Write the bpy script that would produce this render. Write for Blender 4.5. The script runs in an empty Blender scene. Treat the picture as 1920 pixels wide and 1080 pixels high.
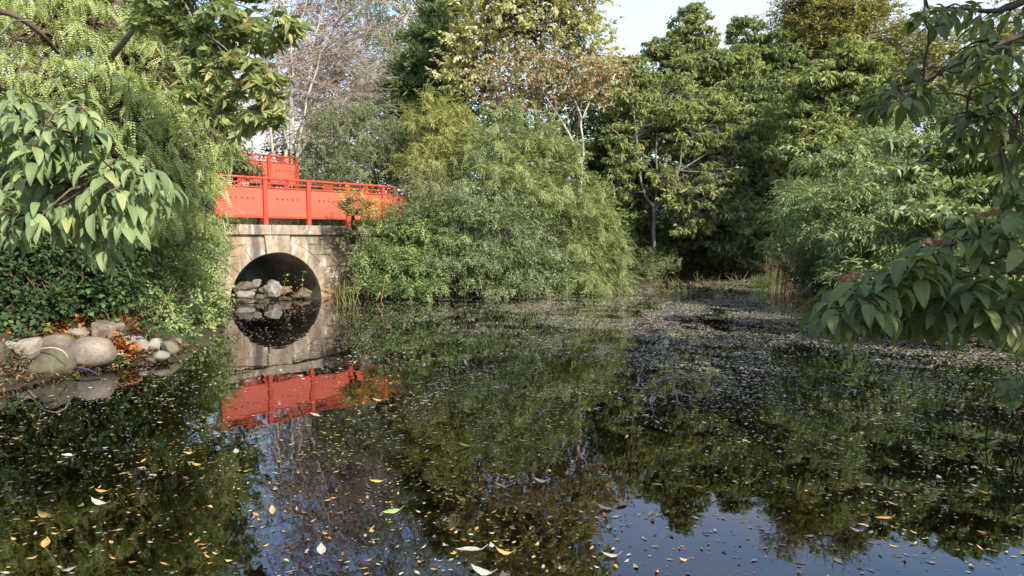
import bpy, math, random
import numpy as np
from mathutils import Vector, Matrix, noise as mnoise

# ------------------------------------------------------------------ camera, sky, sun
S = bpy.context.scene
COL = S.collection
F = 1300.0                      # focal length in pixels of a 1920 wide frame
CAM_H = 1.5
PITCH = math.atan(95.0 / F)
cam_d = bpy.data.cameras.new('camera')
cam = bpy.data.objects.new('camera', cam_d)
COL.objects.link(cam)
cam_d.sensor_width = 36.0
cam_d.lens = F / 1920.0 * 36.0
cam_d.clip_end = 600
cam_d.clip_start = 0.05
cam.location = (0, 0, CAM_H)
cam.rotation_euler = (math.radians(90) - PITCH, 0, 0)
S.camera = cam

SUN_AZ = math.atan2(0.64, -0.77)      # clockwise from +Y
SUN_EL = math.radians(37)
world = bpy.data.worlds.new('World')
S.world = world
world.use_nodes = True
wn, wl = world.node_tree.nodes, world.node_tree.links
wn.clear()
w_out = wn.new('ShaderNodeOutputWorld')
w_bg = wn.new('ShaderNodeBackground')
w_bg.inputs['Strength'].default_value = 0.15
w_sky = wn.new('ShaderNodeTexSky')
w_sky.sky_type = 'NISHITA'
w_sky.sun_disc = False
w_sky.sun_elevation = SUN_EL
w_sky.sun_rotation = SUN_AZ
w_sky.air_density = 1.0
w_sky.dust_density = 1.0
w_sky.ozone_density = 2.0
w_tc = wn.new('ShaderNodeTexCoord')
w_map = wn.new('ShaderNodeMapping')
w_map.inputs['Scale'].default_value = (1.0, 1.0, 3.2)
w_map.inputs['Location'].default_value = (0.35, 0.2, 0.45)
w_noise = wn.new('ShaderNodeTexNoise')
w_noise.inputs['Scale'].default_value = 2.1
w_noise.inputs['Detail'].default_value = 7
w_noise.inputs['Roughness'].default_value = 0.55
w_ramp = wn.new('ShaderNodeValToRGB')
w_ramp.color_ramp.elements[0].position = 0.45
w_ramp.color_ramp.elements[0].color = (0.0, 0.0, 0.0, 1)
w_ramp.color_ramp.elements[1].position = 0.62
w_ramp.color_ramp.elements[1].color = (0.65, 0.65, 0.65, 1)
w_mix = wn.new('ShaderNodeMix')
w_mix.data_type = 'RGBA'
w_mix.inputs['B'].default_value = (2.4, 2.45, 2.6, 1)
wl.new(w_tc.outputs['Generated'], w_map.inputs['Vector'])
wl.new(w_map.outputs['Vector'], w_noise.inputs['Vector'])
wl.new(w_noise.outputs['Fac'], w_ramp.inputs['Fac'])
w_sep = wn.new('ShaderNodeSeparateXYZ')
w_hz = wn.new('ShaderNodeMapRange')                # clouds and haze thicken towards the horizon
w_hz.inputs['From Min'].default_value = 0.35
w_hz.inputs['From Max'].default_value = 0.02
w_hz.inputs['To Max'].default_value = 0.85
w_add = wn.new('ShaderNodeMath')
w_add.operation = 'ADD'
w_add.use_clamp = True
wl.new(w_tc.outputs['Generated'], w_sep.inputs['Vector'])
wl.new(w_sep.outputs['Z'], w_hz.inputs['Value'])
wl.new(w_hz.outputs[0], w_add.inputs[0])
wl.new(w_ramp.outputs['Color'], w_add.inputs[1])
wl.new(w_add.outputs[0], w_mix.inputs['Factor'])
wl.new(w_sky.outputs['Color'], w_mix.inputs['A'])
wl.new(w_mix.outputs['Result'], w_bg.inputs['Color'])
wl.new(w_bg.outputs['Background'], w_out.inputs['Surface'])

sun_d = bpy.data.lights.new('sun', 'SUN')
sun_d.energy = 3.2
sun_d.angle = math.radians(0.55)
sun_d.color = (1.0, 0.94, 0.84)
sun = bpy.data.objects.new('sun', sun_d)
COL.objects.link(sun)
to_sun = Vector((math.sin(SUN_AZ) * math.cos(SUN_EL), math.cos(SUN_AZ) * math.cos(SUN_EL), math.sin(SUN_EL)))
sun.rotation_euler = to_sun.to_track_quat('Z', 'Y').to_euler()

S.view_settings.view_transform = 'Standard'
S.view_settings.look = 'None'
S.view_settings.exposure = 1.56
S.view_settings.gamma = 1.0
S.view_settings.use_curve_mapping = False
S.render.engine = 'CYCLES'
S.cycles.use_denoising = True
S.cycles.max_bounces = 6
S.cycles.diffuse_bounces = 3
S.cycles.glossy_bounces = 3
S.cycles.transmission_bounces = 4
S.cycles.transparent_max_bounces = 6
S.cycles.sample_clamp_indirect = 6.0

# ------------------------------------------------------------------ helpers
RNG = np.random.default_rng(7)
random.seed(7)
CP, SP = math.cos(PITCH), math.sin(PITCH)


def at(px, py, Y):
    """World point seen at pixel (px, py) of the photograph, Y metres ahead."""
    dx, dy, dz = (px - 960) / F, CP - (py - 540) / F * SP * 1.0, -(py - 540) / F * CP - SP
    k = Y / dy
    return np.array([dx * k, Y, CAM_H + dz * k])


def nz(v):
    return v / np.maximum(np.linalg.norm(v, axis=-1, keepdims=True), 1e-9)


def mesh_np(name, verts, tris=None, quads=None, rnd_t=None, rnd_q=None, uv=None, smooth=False):
    """Mesh straight from numpy arrays; rnd = one random value per face."""
    verts = np.asarray(verts, dtype=np.float32).reshape(-1, 3)
    tris = np.zeros((0, 3), int) if tris is None else np.asarray(tris).reshape(-1, 3)
    quads = np.zeros((0, 4), int) if quads is None else np.asarray(quads).reshape(-1, 4)
    nt, nq = len(tris), len(quads)
    me = bpy.data.meshes.new(name)
    me.vertices.add(len(verts))
    me.vertices.foreach_set('co', verts.ravel())
    me.loops.add(nt * 3 + nq * 4)
    loops = np.concatenate([tris.ravel(), quads.ravel()]).astype(np.int32)
    me.loops.foreach_set('vertex_index', loops)
    me.polygons.add(nt + nq)
    st = np.concatenate([np.arange(nt) * 3, nt * 3 + np.arange(nq) * 4]).astype(np.int32)
    me.polygons.foreach_set('loop_start', st)
    me.polygons.foreach_set('use_smooth', np.full(nt + nq, bool(smooth)))
    if rnd_t is not None or rnd_q is not None:
        r = np.concatenate([np.zeros(0) if rnd_t is None else rnd_t, np.zeros(0) if rnd_q is None else rnd_q]).astype(np.float32)
        a = me.attributes.new('rnd', 'FLOAT', 'FACE')
        a.data.foreach_set('value', r)
    if uv is not None:
        u = me.uv_layers.new(name='UVMap')
        u.data.foreach_set('uv', np.asarray(uv, dtype=np.float32)[loops].ravel())
    me.update(calc_edges=True)
    return me


def link(name, me, mat=None, parent=None, kind=None, loc=None):
    o = bpy.data.objects.new(name, me)
    COL.objects.link(o)
    if mat is not None and me is not None and len(me.materials) == 0:
        me.materials.append(mat)
    if parent is not None:
        o.parent = parent
    if kind:
        o['kind'] = kind
    if loc is not None:
        o.location = tuple(loc)
    return o


def tag(o, label, cat, group=None):
    o['label'] = label
    o['category'] = cat
    if group:
        o['group'] = group
    return o


def empty(name, loc, label, cat, group=None):
    o = bpy.data.objects.new(name, None)
    COL.objects.link(o)
    o.location = tuple(float(v) for v in loc)
    o.empty_display_size = 0.1
    return tag(o, label, cat, group)


class Acc:
    """Collects vertices and faces with a random value per face."""
    def __init__(self):
        self.v, self.t, self.q, self.rt, self.rq, self.n = [], [], [], [], [], 0

    def add(self, v, t=None, q=None, rt=None, rq=None):
        v = np.asarray(v, float).reshape(-1, 3)
        if t is not None and len(t):
            t = np.asarray(t).reshape(-1, 3)
            self.t.append(t + self.n)
            self.rt.append(np.zeros(len(t)) if rt is None else rt)
        if q is not None and len(q):
            q = np.asarray(q).reshape(-1, 4)
            self.q.append(q + self.n)
            self.rq.append(np.zeros(len(q)) if rq is None else rq)
        self.v.append(v)
        self.n += len(v)

    def arrays(self):
        c = lambda L, s: np.concatenate(L) if L else np.zeros(s)
        return (c(self.v, (0, 3)), c(self.t, (0, 3)).astype(int), c(self.q, (0, 4)).astype(int), c(self.rt, 0), c(self.rq, 0))

    def build(self, name, mat, parent=None, kind=None, origin=(0, 0, 0), smooth=False, loc=None):
        v, t, q, rt, rq = self.arrays()
        me = mesh_np(name, v - np.asarray(origin, float), t, q, rt, rq, smooth=smooth or kind == 'stuff' or name in ('brace', 'ornament', 'seed_head', 'stem'))
        return link(name, me, mat, parent, kind, loc)


def tubes(acc, P, R, sides=5):
    """P (n, m, 3) polylines, R (n, m) radii."""
    P = np.asarray(P, float)
    R = np.asarray(R, float)
    n, m, _ = P.shape
    T = np.gradient(P, axis=1)
    T = nz(T)
    ref = np.where(np.abs(T[..., 2:3]) > 0.9, np.array([1.0, 0, 0]), np.array([0, 0, 1.0]))
    A = nz(np.cross(T, ref))
    B = np.cross(T, A)
    ang = np.arange(sides) * 2 * math.pi / sides
    V = P[:, :, None, :] + R[:, :, None, None] * (A[:, :, None, :] * np.cos(ang)[None, None, :, None] + B[:, :, None, :] * np.sin(ang)[None, None, :, None])
    idx = np.arange(n * m * sides).reshape(n, m, sides)
    a = idx[:, :-1, :]
    b = np.roll(a, -1, axis=2)
    d = idx[:, 1:, :]
    c = np.roll(d, -1, axis=2)
    Q = np.stack([a, b, c, d], -1).reshape(-1, 4)
    acc.add(V.reshape(-1, 3), q=Q, rq=np.repeat(RNG.random(n), (m - 1) * sides))


def bez(a, b, n=8, bend=0.12, lift=0.0, rng=RNG):
    """Curved polyline between two points."""
    a, b = np.asarray(a, float), np.asarray(b, float)
    t = np.linspace(0, 1, n)[:, None]
    L = np.linalg.norm(b - a)
    off = rng.normal(0, bend * L * 0.5, 3)
    off2 = rng.normal(0, bend * L * 0.3, 3)
    p = a + (b - a) * t + off * (np.sin(t * math.pi)) + off2 * np.sin(2 * t * math.pi)
    p[:, 2] += lift * L * np.sin(t[:, 0] * math.pi)
    return p


def box(acc, c, s, ax=None, bev=0.0):
    """Box centre c, full sizes s along axes ax (3 unit vectors)."""
    c = np.asarray(c, float)
    ax = np.eye(3) if ax is None else np.asarray(ax, float)
    h = np.asarray(s, float) / 2
    if np.linalg.det(ax) < 0:          # keep the faces turned outwards
        ax = ax * np.array([[1], [1], [1]])
        ax[1] = -ax[1]
    if bev <= 0:
        V = np.array([[x, y, z] for z in (-1, 1) for y in (-1, 1) for x in (-1, 1)], float) * h
        q = [[0, 2, 3, 1], [4, 5, 7, 6], [0, 1, 5, 4], [2, 6, 7, 3], [0, 4, 6, 2], [1, 3, 7, 5]]
        acc.add(c + V @ ax, q=q)
        return
    b = min(bev, h.min() * 0.9)
    V, ids = [], {}
    for sx in (-1, 1):
        for sy in (-1, 1):
            for sz in (-1, 1):
                for k in range(3):
                    p = np.array([sx, sy, sz]) * (h - b)
                    p[k] += (sx, sy, sz)[k] * b
                    ids[(sx, sy, sz, k)] = len(V)
                    V.append(p)
    q, t = [], []
    for k in range(3):
        i, j = [(1, 2), (2, 0), (0, 1)][k]
        for s_ in (-1, 1):
            f = []
            for (u, w) in ((-1, -1), (1, -1), (1, 1), (-1, 1)):
                e = [0, 0, 0]
                e[k], e[i], e[j] = s_, u, w
                f.append(ids[(*e, k)])
            q.append(f if s_ > 0 else f[::-1])
        for u in (-1, 1):
            for w in (-1, 1):
                e0, e1 = [0, 0, 0], [0, 0, 0]
                e0[k], e1[k] = -1, 1
                e0[i] = e1[i] = u
                e0[j] = e1[j] = w
                q.append([ids[(*e0, i)], ids[(*e1, i)], ids[(*e1, j)], ids[(*e0, j)]])
    for sx in (-1, 1):
        for sy in (-1, 1):
            for sz in (-1, 1):
                t.append([ids[(sx, sy, sz, 0)], ids[(sx, sy, sz, 1)], ids[(sx, sy, sz, 2)]])
    acc.add(c + np.array(V) @ ax, t=t, q=q)


# ------------------------------------------------------------------ materials
def new_mat(name):
    m = bpy.data.materials.new(name)
    m.use_nodes = True
    nt = m.node_tree
    b = nt.nodes['Principled BSDF']
    return m, nt.nodes, nt.links, b


def ramp_node(N, stops):
    r = N.new('ShaderNodeValToRGB')
    els = r.color_ramp.elements
    while len(els) > 1:
        els.remove(els[-1])
    els[0].position = stops[0][0]
    els[0].color = (*stops[0][1], 1)
    for p, c in stops[1:]:
        e = els.new(p)
        e.color = (*c, 1)
    return r


def leaf_mat(name, stops, trans=0.32, rough=0.5, spec=0.35, veins=False, tint=(1.15, 1.2, 0.55), blotch=0.0, warm=(1.02, 1.0, .9)):
    m, N, L, b = new_mat(name)
    a = N.new('ShaderNodeAttribute')
    a.attribute_name = 'rnd'
    stops = [(p, (c[0] * warm[0], c[1] * warm[1], c[2] * warm[2])) for p, c in stops]
    r = ramp_node(N, stops)
    L.new(a.outputs['Fac'], r.inputs['Fac'])
    col = r.outputs['Color']
    if veins:
        uv = N.new('ShaderNodeUVMap')
        sep = N.new('ShaderNodeSeparateXYZ')
        L.new(uv.outputs['UV'], sep.inputs['Vector'])
        au = N.new('ShaderNodeMath'); au.operation = 'ABSOLUTE'
        L.new(sep.outputs['X'], au.inputs[0])
        k = N.new('ShaderNodeMath'); k.operation = 'MULTIPLY_ADD'
        L.new(au.outputs[0], k.inputs[0]); k.inputs[1].default_value = -0.42
        L.new(sep.outputs['Y'], k.inputs[2])
        sc = N.new('ShaderNodeMath'); sc.operation = 'MULTIPLY'
        L.new(k.outputs[0], sc.inputs[0]); sc.inputs[1].default_value = 7.0 * 2 * math.pi
        sn = N.new('ShaderNodeMath'); sn.operation = 'SINE'
        L.new(sc.outputs[0], sn.inputs[0])
        p1 = N.new('ShaderNodeMapRange')
        L.new(sn.outputs[0], p1.inputs['Value'])
        p1.inputs['From Min'].default_value = 0.55
        p1.inputs['From Max'].default_value = 1.0
        mid = N.new('ShaderNodeMapRange')
        L.new(au.outputs[0], mid.inputs['Value'])
        mid.inputs['From Min'].default_value = 0.07
        mid.inputs['From Max'].default_value = 0.0
        mx = N.new('ShaderNodeMath'); mx.operation = 'MAXIMUM'
        L.new(p1.outputs[0], mx.inputs[0]); L.new(mid.outputs[0], mx.inputs[1])
        f = N.new('ShaderNodeMath'); f.operation = 'MULTIPLY'
        L.new(mx.outputs[0], f.inputs[0]); f.inputs[1].default_value = 0.22
        mc = N.new('ShaderNodeMix'); mc.data_type = 'RGBA'
        L.new(f.outputs[0], mc.inputs['Factor'])
        L.new(col, mc.inputs['A'])
        mc.inputs['B'].default_value = (0.30, 0.36, 0.14, 1)
        col = mc.outputs['Result']
        bp = N.new('ShaderNodeBump')
        bp.inputs['Strength'].default_value = 0.35
        bp.inputs['Distance'].default_value = 0.003
        inv = N.new('ShaderNodeMath'); inv.operation = 'SUBTRACT'
        inv.inputs[0].default_value = 1.0
        L.new(mx.outputs[0], inv.inputs[1])
        L.new(inv.outputs[0], bp.inputs['Height'])
        L.new(bp.outputs['Normal'], b.inputs['Normal'])
    if blotch > 0:
        tc = N.new('ShaderNodeTexCoord')
        nn = N.new('ShaderNodeTexNoise')
        nn.inputs['Scale'].default_value = 45.0
        L.new(tc.outputs['Object'], nn.inputs['Vector'])
        mr = N.new('ShaderNodeMapRange')
        mr.inputs['From Min'].default_value = 0.52
        mr.inputs['From Max'].default_value = 0.75
        mr.inputs['To Max'].default_value = blotch
        L.new(nn.outputs['Fac'], mr.inputs['Value'])
        mb = N.new('ShaderNodeMix'); mb.data_type = 'RGBA'
        L.new(mr.outputs[0], mb.inputs['Factor'])
        L.new(col, mb.inputs['A'])
        mb.inputs['B'].default_value = (0.10, 0.045, 0.015, 1)
        col = mb.outputs['Result']
    L.new(col, b.inputs['Base Color'])
    b.inputs['Roughness'].default_value = rough
    b.inputs['Specular IOR Level'].default_value = spec
    if trans > 0:
        tr = N.new('ShaderNodeBsdfTranslucent')
        mul = N.new('ShaderNodeMix'); mul.data_type = 'RGBA'; mul.blend_type = 'MULTIPLY'
        mul.inputs['Factor'].default_value = 1.0
        L.new(col, mul.inputs['A'])
        mul.inputs['B'].default_value = (*[t * 1.3 for t in tint], 1)
        L.new(mul.outputs['Result'], tr.inputs['Color'])
        ms = N.new('ShaderNodeMixShader')
        ms.inputs['Fac'].default_value = trans
        L.new(b.outputs['BSDF'], ms.inputs[1])
        L.new(tr.outputs['BSDF'], ms.inputs[2])
        L.new(ms.outputs['Shader'], N['Material Output'].inputs['Surface'])
    return m


def rough_mat(name, stops, scale=6.0, detail=8, rough=0.85, bump=0.4, stretch=(1, 1, 1), spec=0.25, speck=None, dist=0.02, moss=None, rvar=0.0, wet=False):
    """Bark, stone, soil: noise-ramped colour with relief, optional speckle and moss patches."""
    m, N, L, b = new_mat(name)
    tc = N.new('ShaderNodeTexCoord')
    mp = N.new('ShaderNodeMapping')
    mp.inputs['Scale'].default_value = stretch
    oi = N.new('ShaderNodeObjectInfo')
    L.new(tc.outputs['Object'], mp.inputs['Vector'])
    ad = N.new('ShaderNodeVectorMath'); ad.operation = 'ADD'
    sc = N.new('ShaderNodeVectorMath'); sc.operation = 'SCALE'
    cmb = N.new('ShaderNodeCombineXYZ')
    for i in range(3):
        L.new(oi.outputs['Random'], cmb.inputs[i])
    L.new(cmb.outputs[0], sc.inputs[0]); sc.inputs['Scale'].default_value = 37.0
    L.new(mp.outputs['Vector'], ad.inputs[0]); L.new(sc.outputs[0], ad.inputs[1])
    n = N.new('ShaderNodeTexNoise')
    n.inputs['Scale'].default_value = scale
    n.inputs['Detail'].default_value = detail
    n.inputs['Roughness'].default_value = 0.62
    L.new(ad.outputs[0], n.inputs['Vector'])
    r = ramp_node(N, stops)
    L.new(n.outputs['Fac'], r.inputs['Fac'])
    col = r.outputs['Color']
    if speck:
        v = N.new('ShaderNodeTexNoise')
        v.inputs['Scale'].default_value = speck[0]
        v.inputs['Detail'].default_value = 3
        L.new(ad.outputs[0], v.inputs['Vector'])
        mr = N.new('ShaderNodeMapRange')
        mr.inputs['From Min'].default_value = 0.56
        mr.inputs['From Max'].default_value = 0.66
        mr.inputs['To Max'].default_value = speck[2]
        L.new(v.outputs['Fac'], mr.inputs['Value'])
        mx = N.new('ShaderNodeMix'); mx.data_type = 'RGBA'
        L.new(mr.outputs[0], mx.inputs['Factor'])
        L.new(col, mx.inputs['A'])
        mx.inputs['B'].default_value = (*speck[1], 1)
        col = mx.outputs['Result']
    if moss:
        v = N.new('ShaderNodeTexNoise')
        v.inputs['Scale'].default_value = moss[0]
        v.inputs['Detail'].default_value = 6
        L.new(ad.outputs[0], v.inputs['Vector'])
        mr = N.new('ShaderNodeMapRange')
        mr.inputs['From Min'].default_value = moss[2]
        mr.inputs['From Max'].default_value = moss[2] + 0.14
        mr.inputs['To Max'].default_value = moss[3]
        L.new(v.outputs['Fac'], mr.inputs['Value'])
        mx = N.new('ShaderNodeMix'); mx.data_type = 'RGBA'
        L.new(mr.outputs[0], mx.inputs['Factor'])
        L.new(col, mx.inputs['A'])
        mx.inputs['B'].default_value = (*moss[1], 1)
        col = mx.outputs['Result']
    if rvar > 0:
        mr = N.new('ShaderNodeMapRange')
        mr.inputs['To Min'].default_value = 1 - rvar
        mr.inputs['To Max'].default_value = 1 + rvar
        L.new(oi.outputs['Random'], mr.inputs['Value'])
        hv = N.new('ShaderNodeHueSaturation')
        L.new(mr.outputs[0], hv.inputs['Value'])
        L.new(col, hv.inputs['Color'])
        col = hv.outputs['Color']
    b.inputs['Roughness'].default_value = rough
    if wet:                                   # stone stays dark and shiny where the water has soaked it
        ge = N.new('ShaderNodeNewGeometry'); sz_ = N.new('ShaderNodeSeparateXYZ')
        L.new(ge.outputs['Position'], sz_.inputs['Vector'])
        wa = N.new('ShaderNodeMath'); wa.operation = 'MULTIPLY_ADD'
        L.new(n.outputs['Fac'], wa.inputs[0]); wa.inputs[1].default_value = -.16; L.new(sz_.outputs['Z'], wa.inputs[2])
        wr = N.new('ShaderNodeMapRange'); wr.inputs['From Min'].default_value = .02; wr.inputs['From Max'].default_value = -.03
        L.new(wa.outputs[0], wr.inputs['Value'])
        wm = N.new('ShaderNodeMix'); wm.data_type = 'RGBA'; wm.blend_type = 'MULTIPLY'
        L.new(wr.outputs[0], wm.inputs['Factor']); L.new(col, wm.inputs['A']); wm.inputs['B'].default_value = (.38, .35, .28, 1)
        col = wm.outputs['Result']
        wq = N.new('ShaderNodeMapRange'); wq.inputs['To Min'].default_value = rough; wq.inputs['To Max'].default_value = .3
        L.new(wr.outputs[0], wq.inputs['Value']); L.new(wq.outputs[0], b.inputs['Roughness'])
    L.new(col, b.inputs['Base Color'])
    b.inputs['Specular IOR Level'].default_value = spec
    bp = N.new('ShaderNodeBump')
    bp.inputs['Strength'].default_value = bump
    bp.inputs['Distance'].default_value = dist
    L.new(n.outputs['Fac'], bp.inputs['Height'])
    L.new(bp.outputs['Normal'], b.inputs['Normal'])
    return m


M = {}
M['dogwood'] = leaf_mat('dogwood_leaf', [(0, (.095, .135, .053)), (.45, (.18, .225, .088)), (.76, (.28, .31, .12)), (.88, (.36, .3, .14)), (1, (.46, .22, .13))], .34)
M['dogwood_dark'] = leaf_mat('dogwood_dark_leaf', [(0, (.065, .1, .04)), (.6, (.145, .185, .075)), (.9, (.24, .27, .11)), (1, (.34, .2, .09))], .3)  # darker dogwood leaf; its tone also stands in for shade under the far trees
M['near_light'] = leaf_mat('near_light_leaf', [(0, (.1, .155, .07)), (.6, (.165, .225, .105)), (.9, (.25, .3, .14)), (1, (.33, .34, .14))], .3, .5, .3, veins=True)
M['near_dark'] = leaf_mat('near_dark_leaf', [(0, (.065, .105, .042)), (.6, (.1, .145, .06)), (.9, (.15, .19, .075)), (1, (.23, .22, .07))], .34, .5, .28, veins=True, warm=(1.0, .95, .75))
M['redwood'] = leaf_mat('feathery_leaf', [(0, (.2, .26, .095)), (.5, (.335, .395, .165)), (.85, (.45, .48, .22)), (1, (.46, .37, .17))], .36)
M['ivy'] = leaf_mat('ivy_leaf', [(0, (.018, .04, .016)), (.6, (.04, .072, .028)), (1, (.1, .16, .05))], .25, .6, .2)  # leaf green darkened further to carry the shade on the left bush
M['trailing'] = leaf_mat('trailing_leaf', [(0, (.095, .15, .055)), (.6, (.19, .25, .095)), (.93, (.33, .38, .15)), (1, (.28, .12, .06))], .32)
M['willow'] = leaf_mat('willow_leaf', [(0, (.12, .165, .075)), (.6, (.21, .26, .12)), (.92, (.33, .37, .18)), (1, (.42, .36, .14))], .32)
M['bamboo'] = leaf_mat('bamboo_leaf', [(0, (.12, .16, .065)), (.5, (.25, .29, .125)), (.85, (.4, .43, .2)), (1, (.5, .46, .23))], .36)
M['bamboo_yellow'] = leaf_mat('bamboo_yellow_leaf', [(0, (.2, .22, .08)), (.5, (.33, .34, .13)), (1, (.46, .45, .2))], .36)
M['berry'] = leaf_mat('berry_shrub_leaf', [(0, (.07, .11, .046)), (.5, (.165, .215, .1)), (.88, (.33, .37, .19)), (.975, (.36, .34, .19)), (1, (.45, .06, .04))], .26, .4, .45)
M['grey_shrub'] = leaf_mat('grey_green_leaf', [(0, (.1, .125, .065)), (.6, (.19, .21, .115)), (.93, (.3, .29, .16)), (1, (.42, .26, .14))], .28)
M['goldleaf'] = leaf_mat('pale_gold_leaf', [(0, (.2, .2, .085)), (.5, (.37, .355, .18)), (.85, (.56, .53, .33)), (1, (.46, .27, .1))], .34)
M['redleaf'] = leaf_mat('red_autumn_leaf', [(0, (.16, .2, .1)), (.5, (.26, .29, .15)), (.76, (.35, .28, .17)), (.92, (.42, .2, .1)), (1, (.55, .07, .035))], .34, tint=(1.3, .7, .5))
M['copper'] = leaf_mat('copper_leaf', [(0, (.12, .1, .065)), (.6, (.21, .155, .1)), (1, (.33, .19, .1))], .3, tint=(1.3, .8, .5))
M['russet'] = leaf_mat('russet_green_leaf', [(0, (.12, .125, .045)), (.5, (.22, .21, .08)), (.85, (.32, .27, .11)), (1, (.36, .19, .08))], .32)
M['birch'] = leaf_mat('birch_leaf', [(0, (.1, .12, .045)), (.6, (.19, .2, .08)), (.95, (.3, .28, .12)), (1, (.45, .3, .07))], .32)
M['conifer'] = leaf_mat('conifer_needle', [(0, (.06, .095, .04)), (.6, (.12, .17, .07)), (1, (.2, .25, .1))], .25)
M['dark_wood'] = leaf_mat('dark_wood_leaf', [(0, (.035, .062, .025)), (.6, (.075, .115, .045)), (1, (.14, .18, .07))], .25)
M['gold_shrub'] = leaf_mat('gold_shrub_leaf', [(0, (.26, .28, .07)), (.6, (.4, .38, .1)), (1, (.5, .3, .07))], .4)
M['grass'] = leaf_mat('grass_blade', [(0, (.06, .12, .03)), (1, (.16, .22, .06))], .3)
M['reed'] = leaf_mat('reed_blade', [(0, (.14, .18, .06)), (1, (.3, .28, .1))], .3)
M['redstem'] = leaf_mat('red_stem', [(0, (.2, .07, .04)), (.5, (.26, .11, .06)), (1, (.16, .14, .06))], .2)
M['berrystalk'] = leaf_mat('berry_stalk', [(0, (.36, .16, .09)), (1, (.46, .24, .16))], .2)
M['flake'] = leaf_mat('floating_flake', [(0, (.05, .036, .022)), (.2, (.13, .1, .07)), (.5, (.29, .25, .2)), (.8, (.42, .38, .33)), (.9, (.45, .32, .08)), (1, (.2, .24, .08))], 0.0, .4, .6, warm=(1, 1, 1))
M['goldflake'] = leaf_mat('gold_flake', [(0, (.06, .035, .01)), (.45, (.16, .095, .02)), (.85, (.34, .23, .05)), (1, (.5, .44, .26))], 0.0, .4, .5, warm=(1, 1, 1))
M['sunk'] = leaf_mat('sunken_leaf', [(0, (.1, .035, .01)), (.6, (.27, .1, .02)), (1, (.42, .24, .05))], 0.0, .7, .1)
M['litter'] = leaf_mat('leaf_litter', [(0, (.06, .025, .012)), (.5, (.22, .08, .025)), (.9, (.4, .15, .035)), (1, (.3, .22, .1))], 0.1, .7, .2)
M['bark_bits'] = leaf_mat('leaf_bits', [(0, (.03, .02, .012)), (.6, (.1, .065, .035)), (.9, (.2, .12, .05)), (1, (.14, .16, .06))], 0, .8, .2)
FALLEN = {
    'yellow': leaf_mat('fallen_yellow', [(0, (.42, .25, .04)), (1, (.6, .4, .09))], .15, .45, .4, blotch=.6, warm=(1, 1, 1)),
    'pale': leaf_mat('fallen_pale', [(0, (.36, .32, .24)), (1, (.6, .55, .45))], .15, .5, .4, blotch=.35, warm=(1, 1, 1)),
    'orange': leaf_mat('fallen_orange', [(0, (.42, .19, .05)), (1, (.62, .32, .12))], .15, .5, .4, blotch=.7, warm=(1, 1, 1)),
    'green': leaf_mat('fallen_green', [(0, (.2, .3, .08)), (1, (.34, .42, .16))], .15, .45, .4, blotch=.4, warm=(1, 1, 1)),
}
M['bark_grey'] = rough_mat('bark_grey', [(.3, (.08, .07, .055)), (.6, (.19, .17, .14)), (.8, (.28, .25, .22))], 9, stretch=(1, 1, .25))
M['bark_brown'] = rough_mat('bark_brown', [(.3, (.05, .032, .022)), (.6, (.11, .075, .05)), (.8, (.17, .12, .085))], 9, stretch=(1, 1, .25))
M['bark_pale'] = rough_mat('bark_pale', [(.3, (.3, .25, .2)), (.6, (.5, .45, .38)), (.8, (.62, .57, .5))], 7, stretch=(1, 1, .4))
M['bark_birch'] = rough_mat('bark_birch', [(.32, (.06, .05, .045)), (.42, (.4, .37, .34)), (.8, (.66, .63, .58))], 5, stretch=(.6, .6, 3))
M['twig'] = rough_mat('twig', [(.3, (.3, .235, .18)), (.7, (.52, .44, .36))], 12)
M['shrub_twig'] = rough_mat('shrub_twig', [(.3, (.06, .04, .028)), (.7, (.15, .1, .07))], 12)
M['twig_green'] = rough_mat('twig_green', [(.3, (.08, .075, .03)), (.7, (.18, .15, .07))], 12)
M['soil'] = rough_mat('soil', [(.25, (.016, .011, .007)), (.5, (.04, .025, .014)), (.75, (.08, .042, .02))], 3.2, rough=.95, bump=.8, dist=.05, moss=(1.3, (.045, .07, .02), .52, .8))
M['bed'] = M['soil']

# ------------------------------------------------------------------ pond outline, ground
WD = np.array([0.663, 0.749])                     # along the bridge, to the right and away
WN = np.array([0.749, -0.663])                    # out of the wall face, towards the viewer
W0 = np.array([-6.56, 15.5])


def W(t, off=0.0):
    return W0 + WD * t + WN * off


POND = np.array([
    (-5.3, 5.2), (-5.0, 6.4), (-4.86, 7.2), (-4.72, 7.9), (-3.98, 8.35), (-4.3, 10.0), (-5.1, 12.6), (-5.85, 14.6),
    W(0.1), W(0.1, -7.5), W(2.75, -7.5), W(2.75), W(3.5), (-3.2, 18.0), (-1.3, 17.9), (0.6, 18.0), (3.1, 19.6), (4.7, 22.6), (5.9, 25.6),
    (7.6, 27.2), (9.2, 25.5), (8.0, 20.0), (6.9, 16.0), (6.0, 12.6), (6.9, 9.6), (6.3, 7.2), (5.0, 5.4), (3.4, 3.0), (3.0, 0.9),
    (0.0, 0.5), (-3.0, 0.8), (-5.4, 2.6)])


def pond_sd(x, y):
    """Signed distance to the pond outline, positive on land."""
    p = np.stack([x, y], -1)
    A, B = POND, np.roll(POND, -1, axis=0)
    best = np.full(x.shape, 1e9)
    inside = np.zeros(x.shape, bool)
    for a, b in zip(A, B):
        e = b - a
        w = p - a
        t = np.clip((w @ e) / (e @ e), 0, 1)
        d = np.linalg.norm(w - t[..., None] * e, axis=-1)
        best = np.minimum(best, d)
        c = ((a[1] > y) != (b[1] > y)) & (x < (b[0] - a[0]) * (y - a[1]) / (b[1] - a[1] + 1e-12) + a[0])
        inside ^= c
    return np.where(inside, -best, best)


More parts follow.
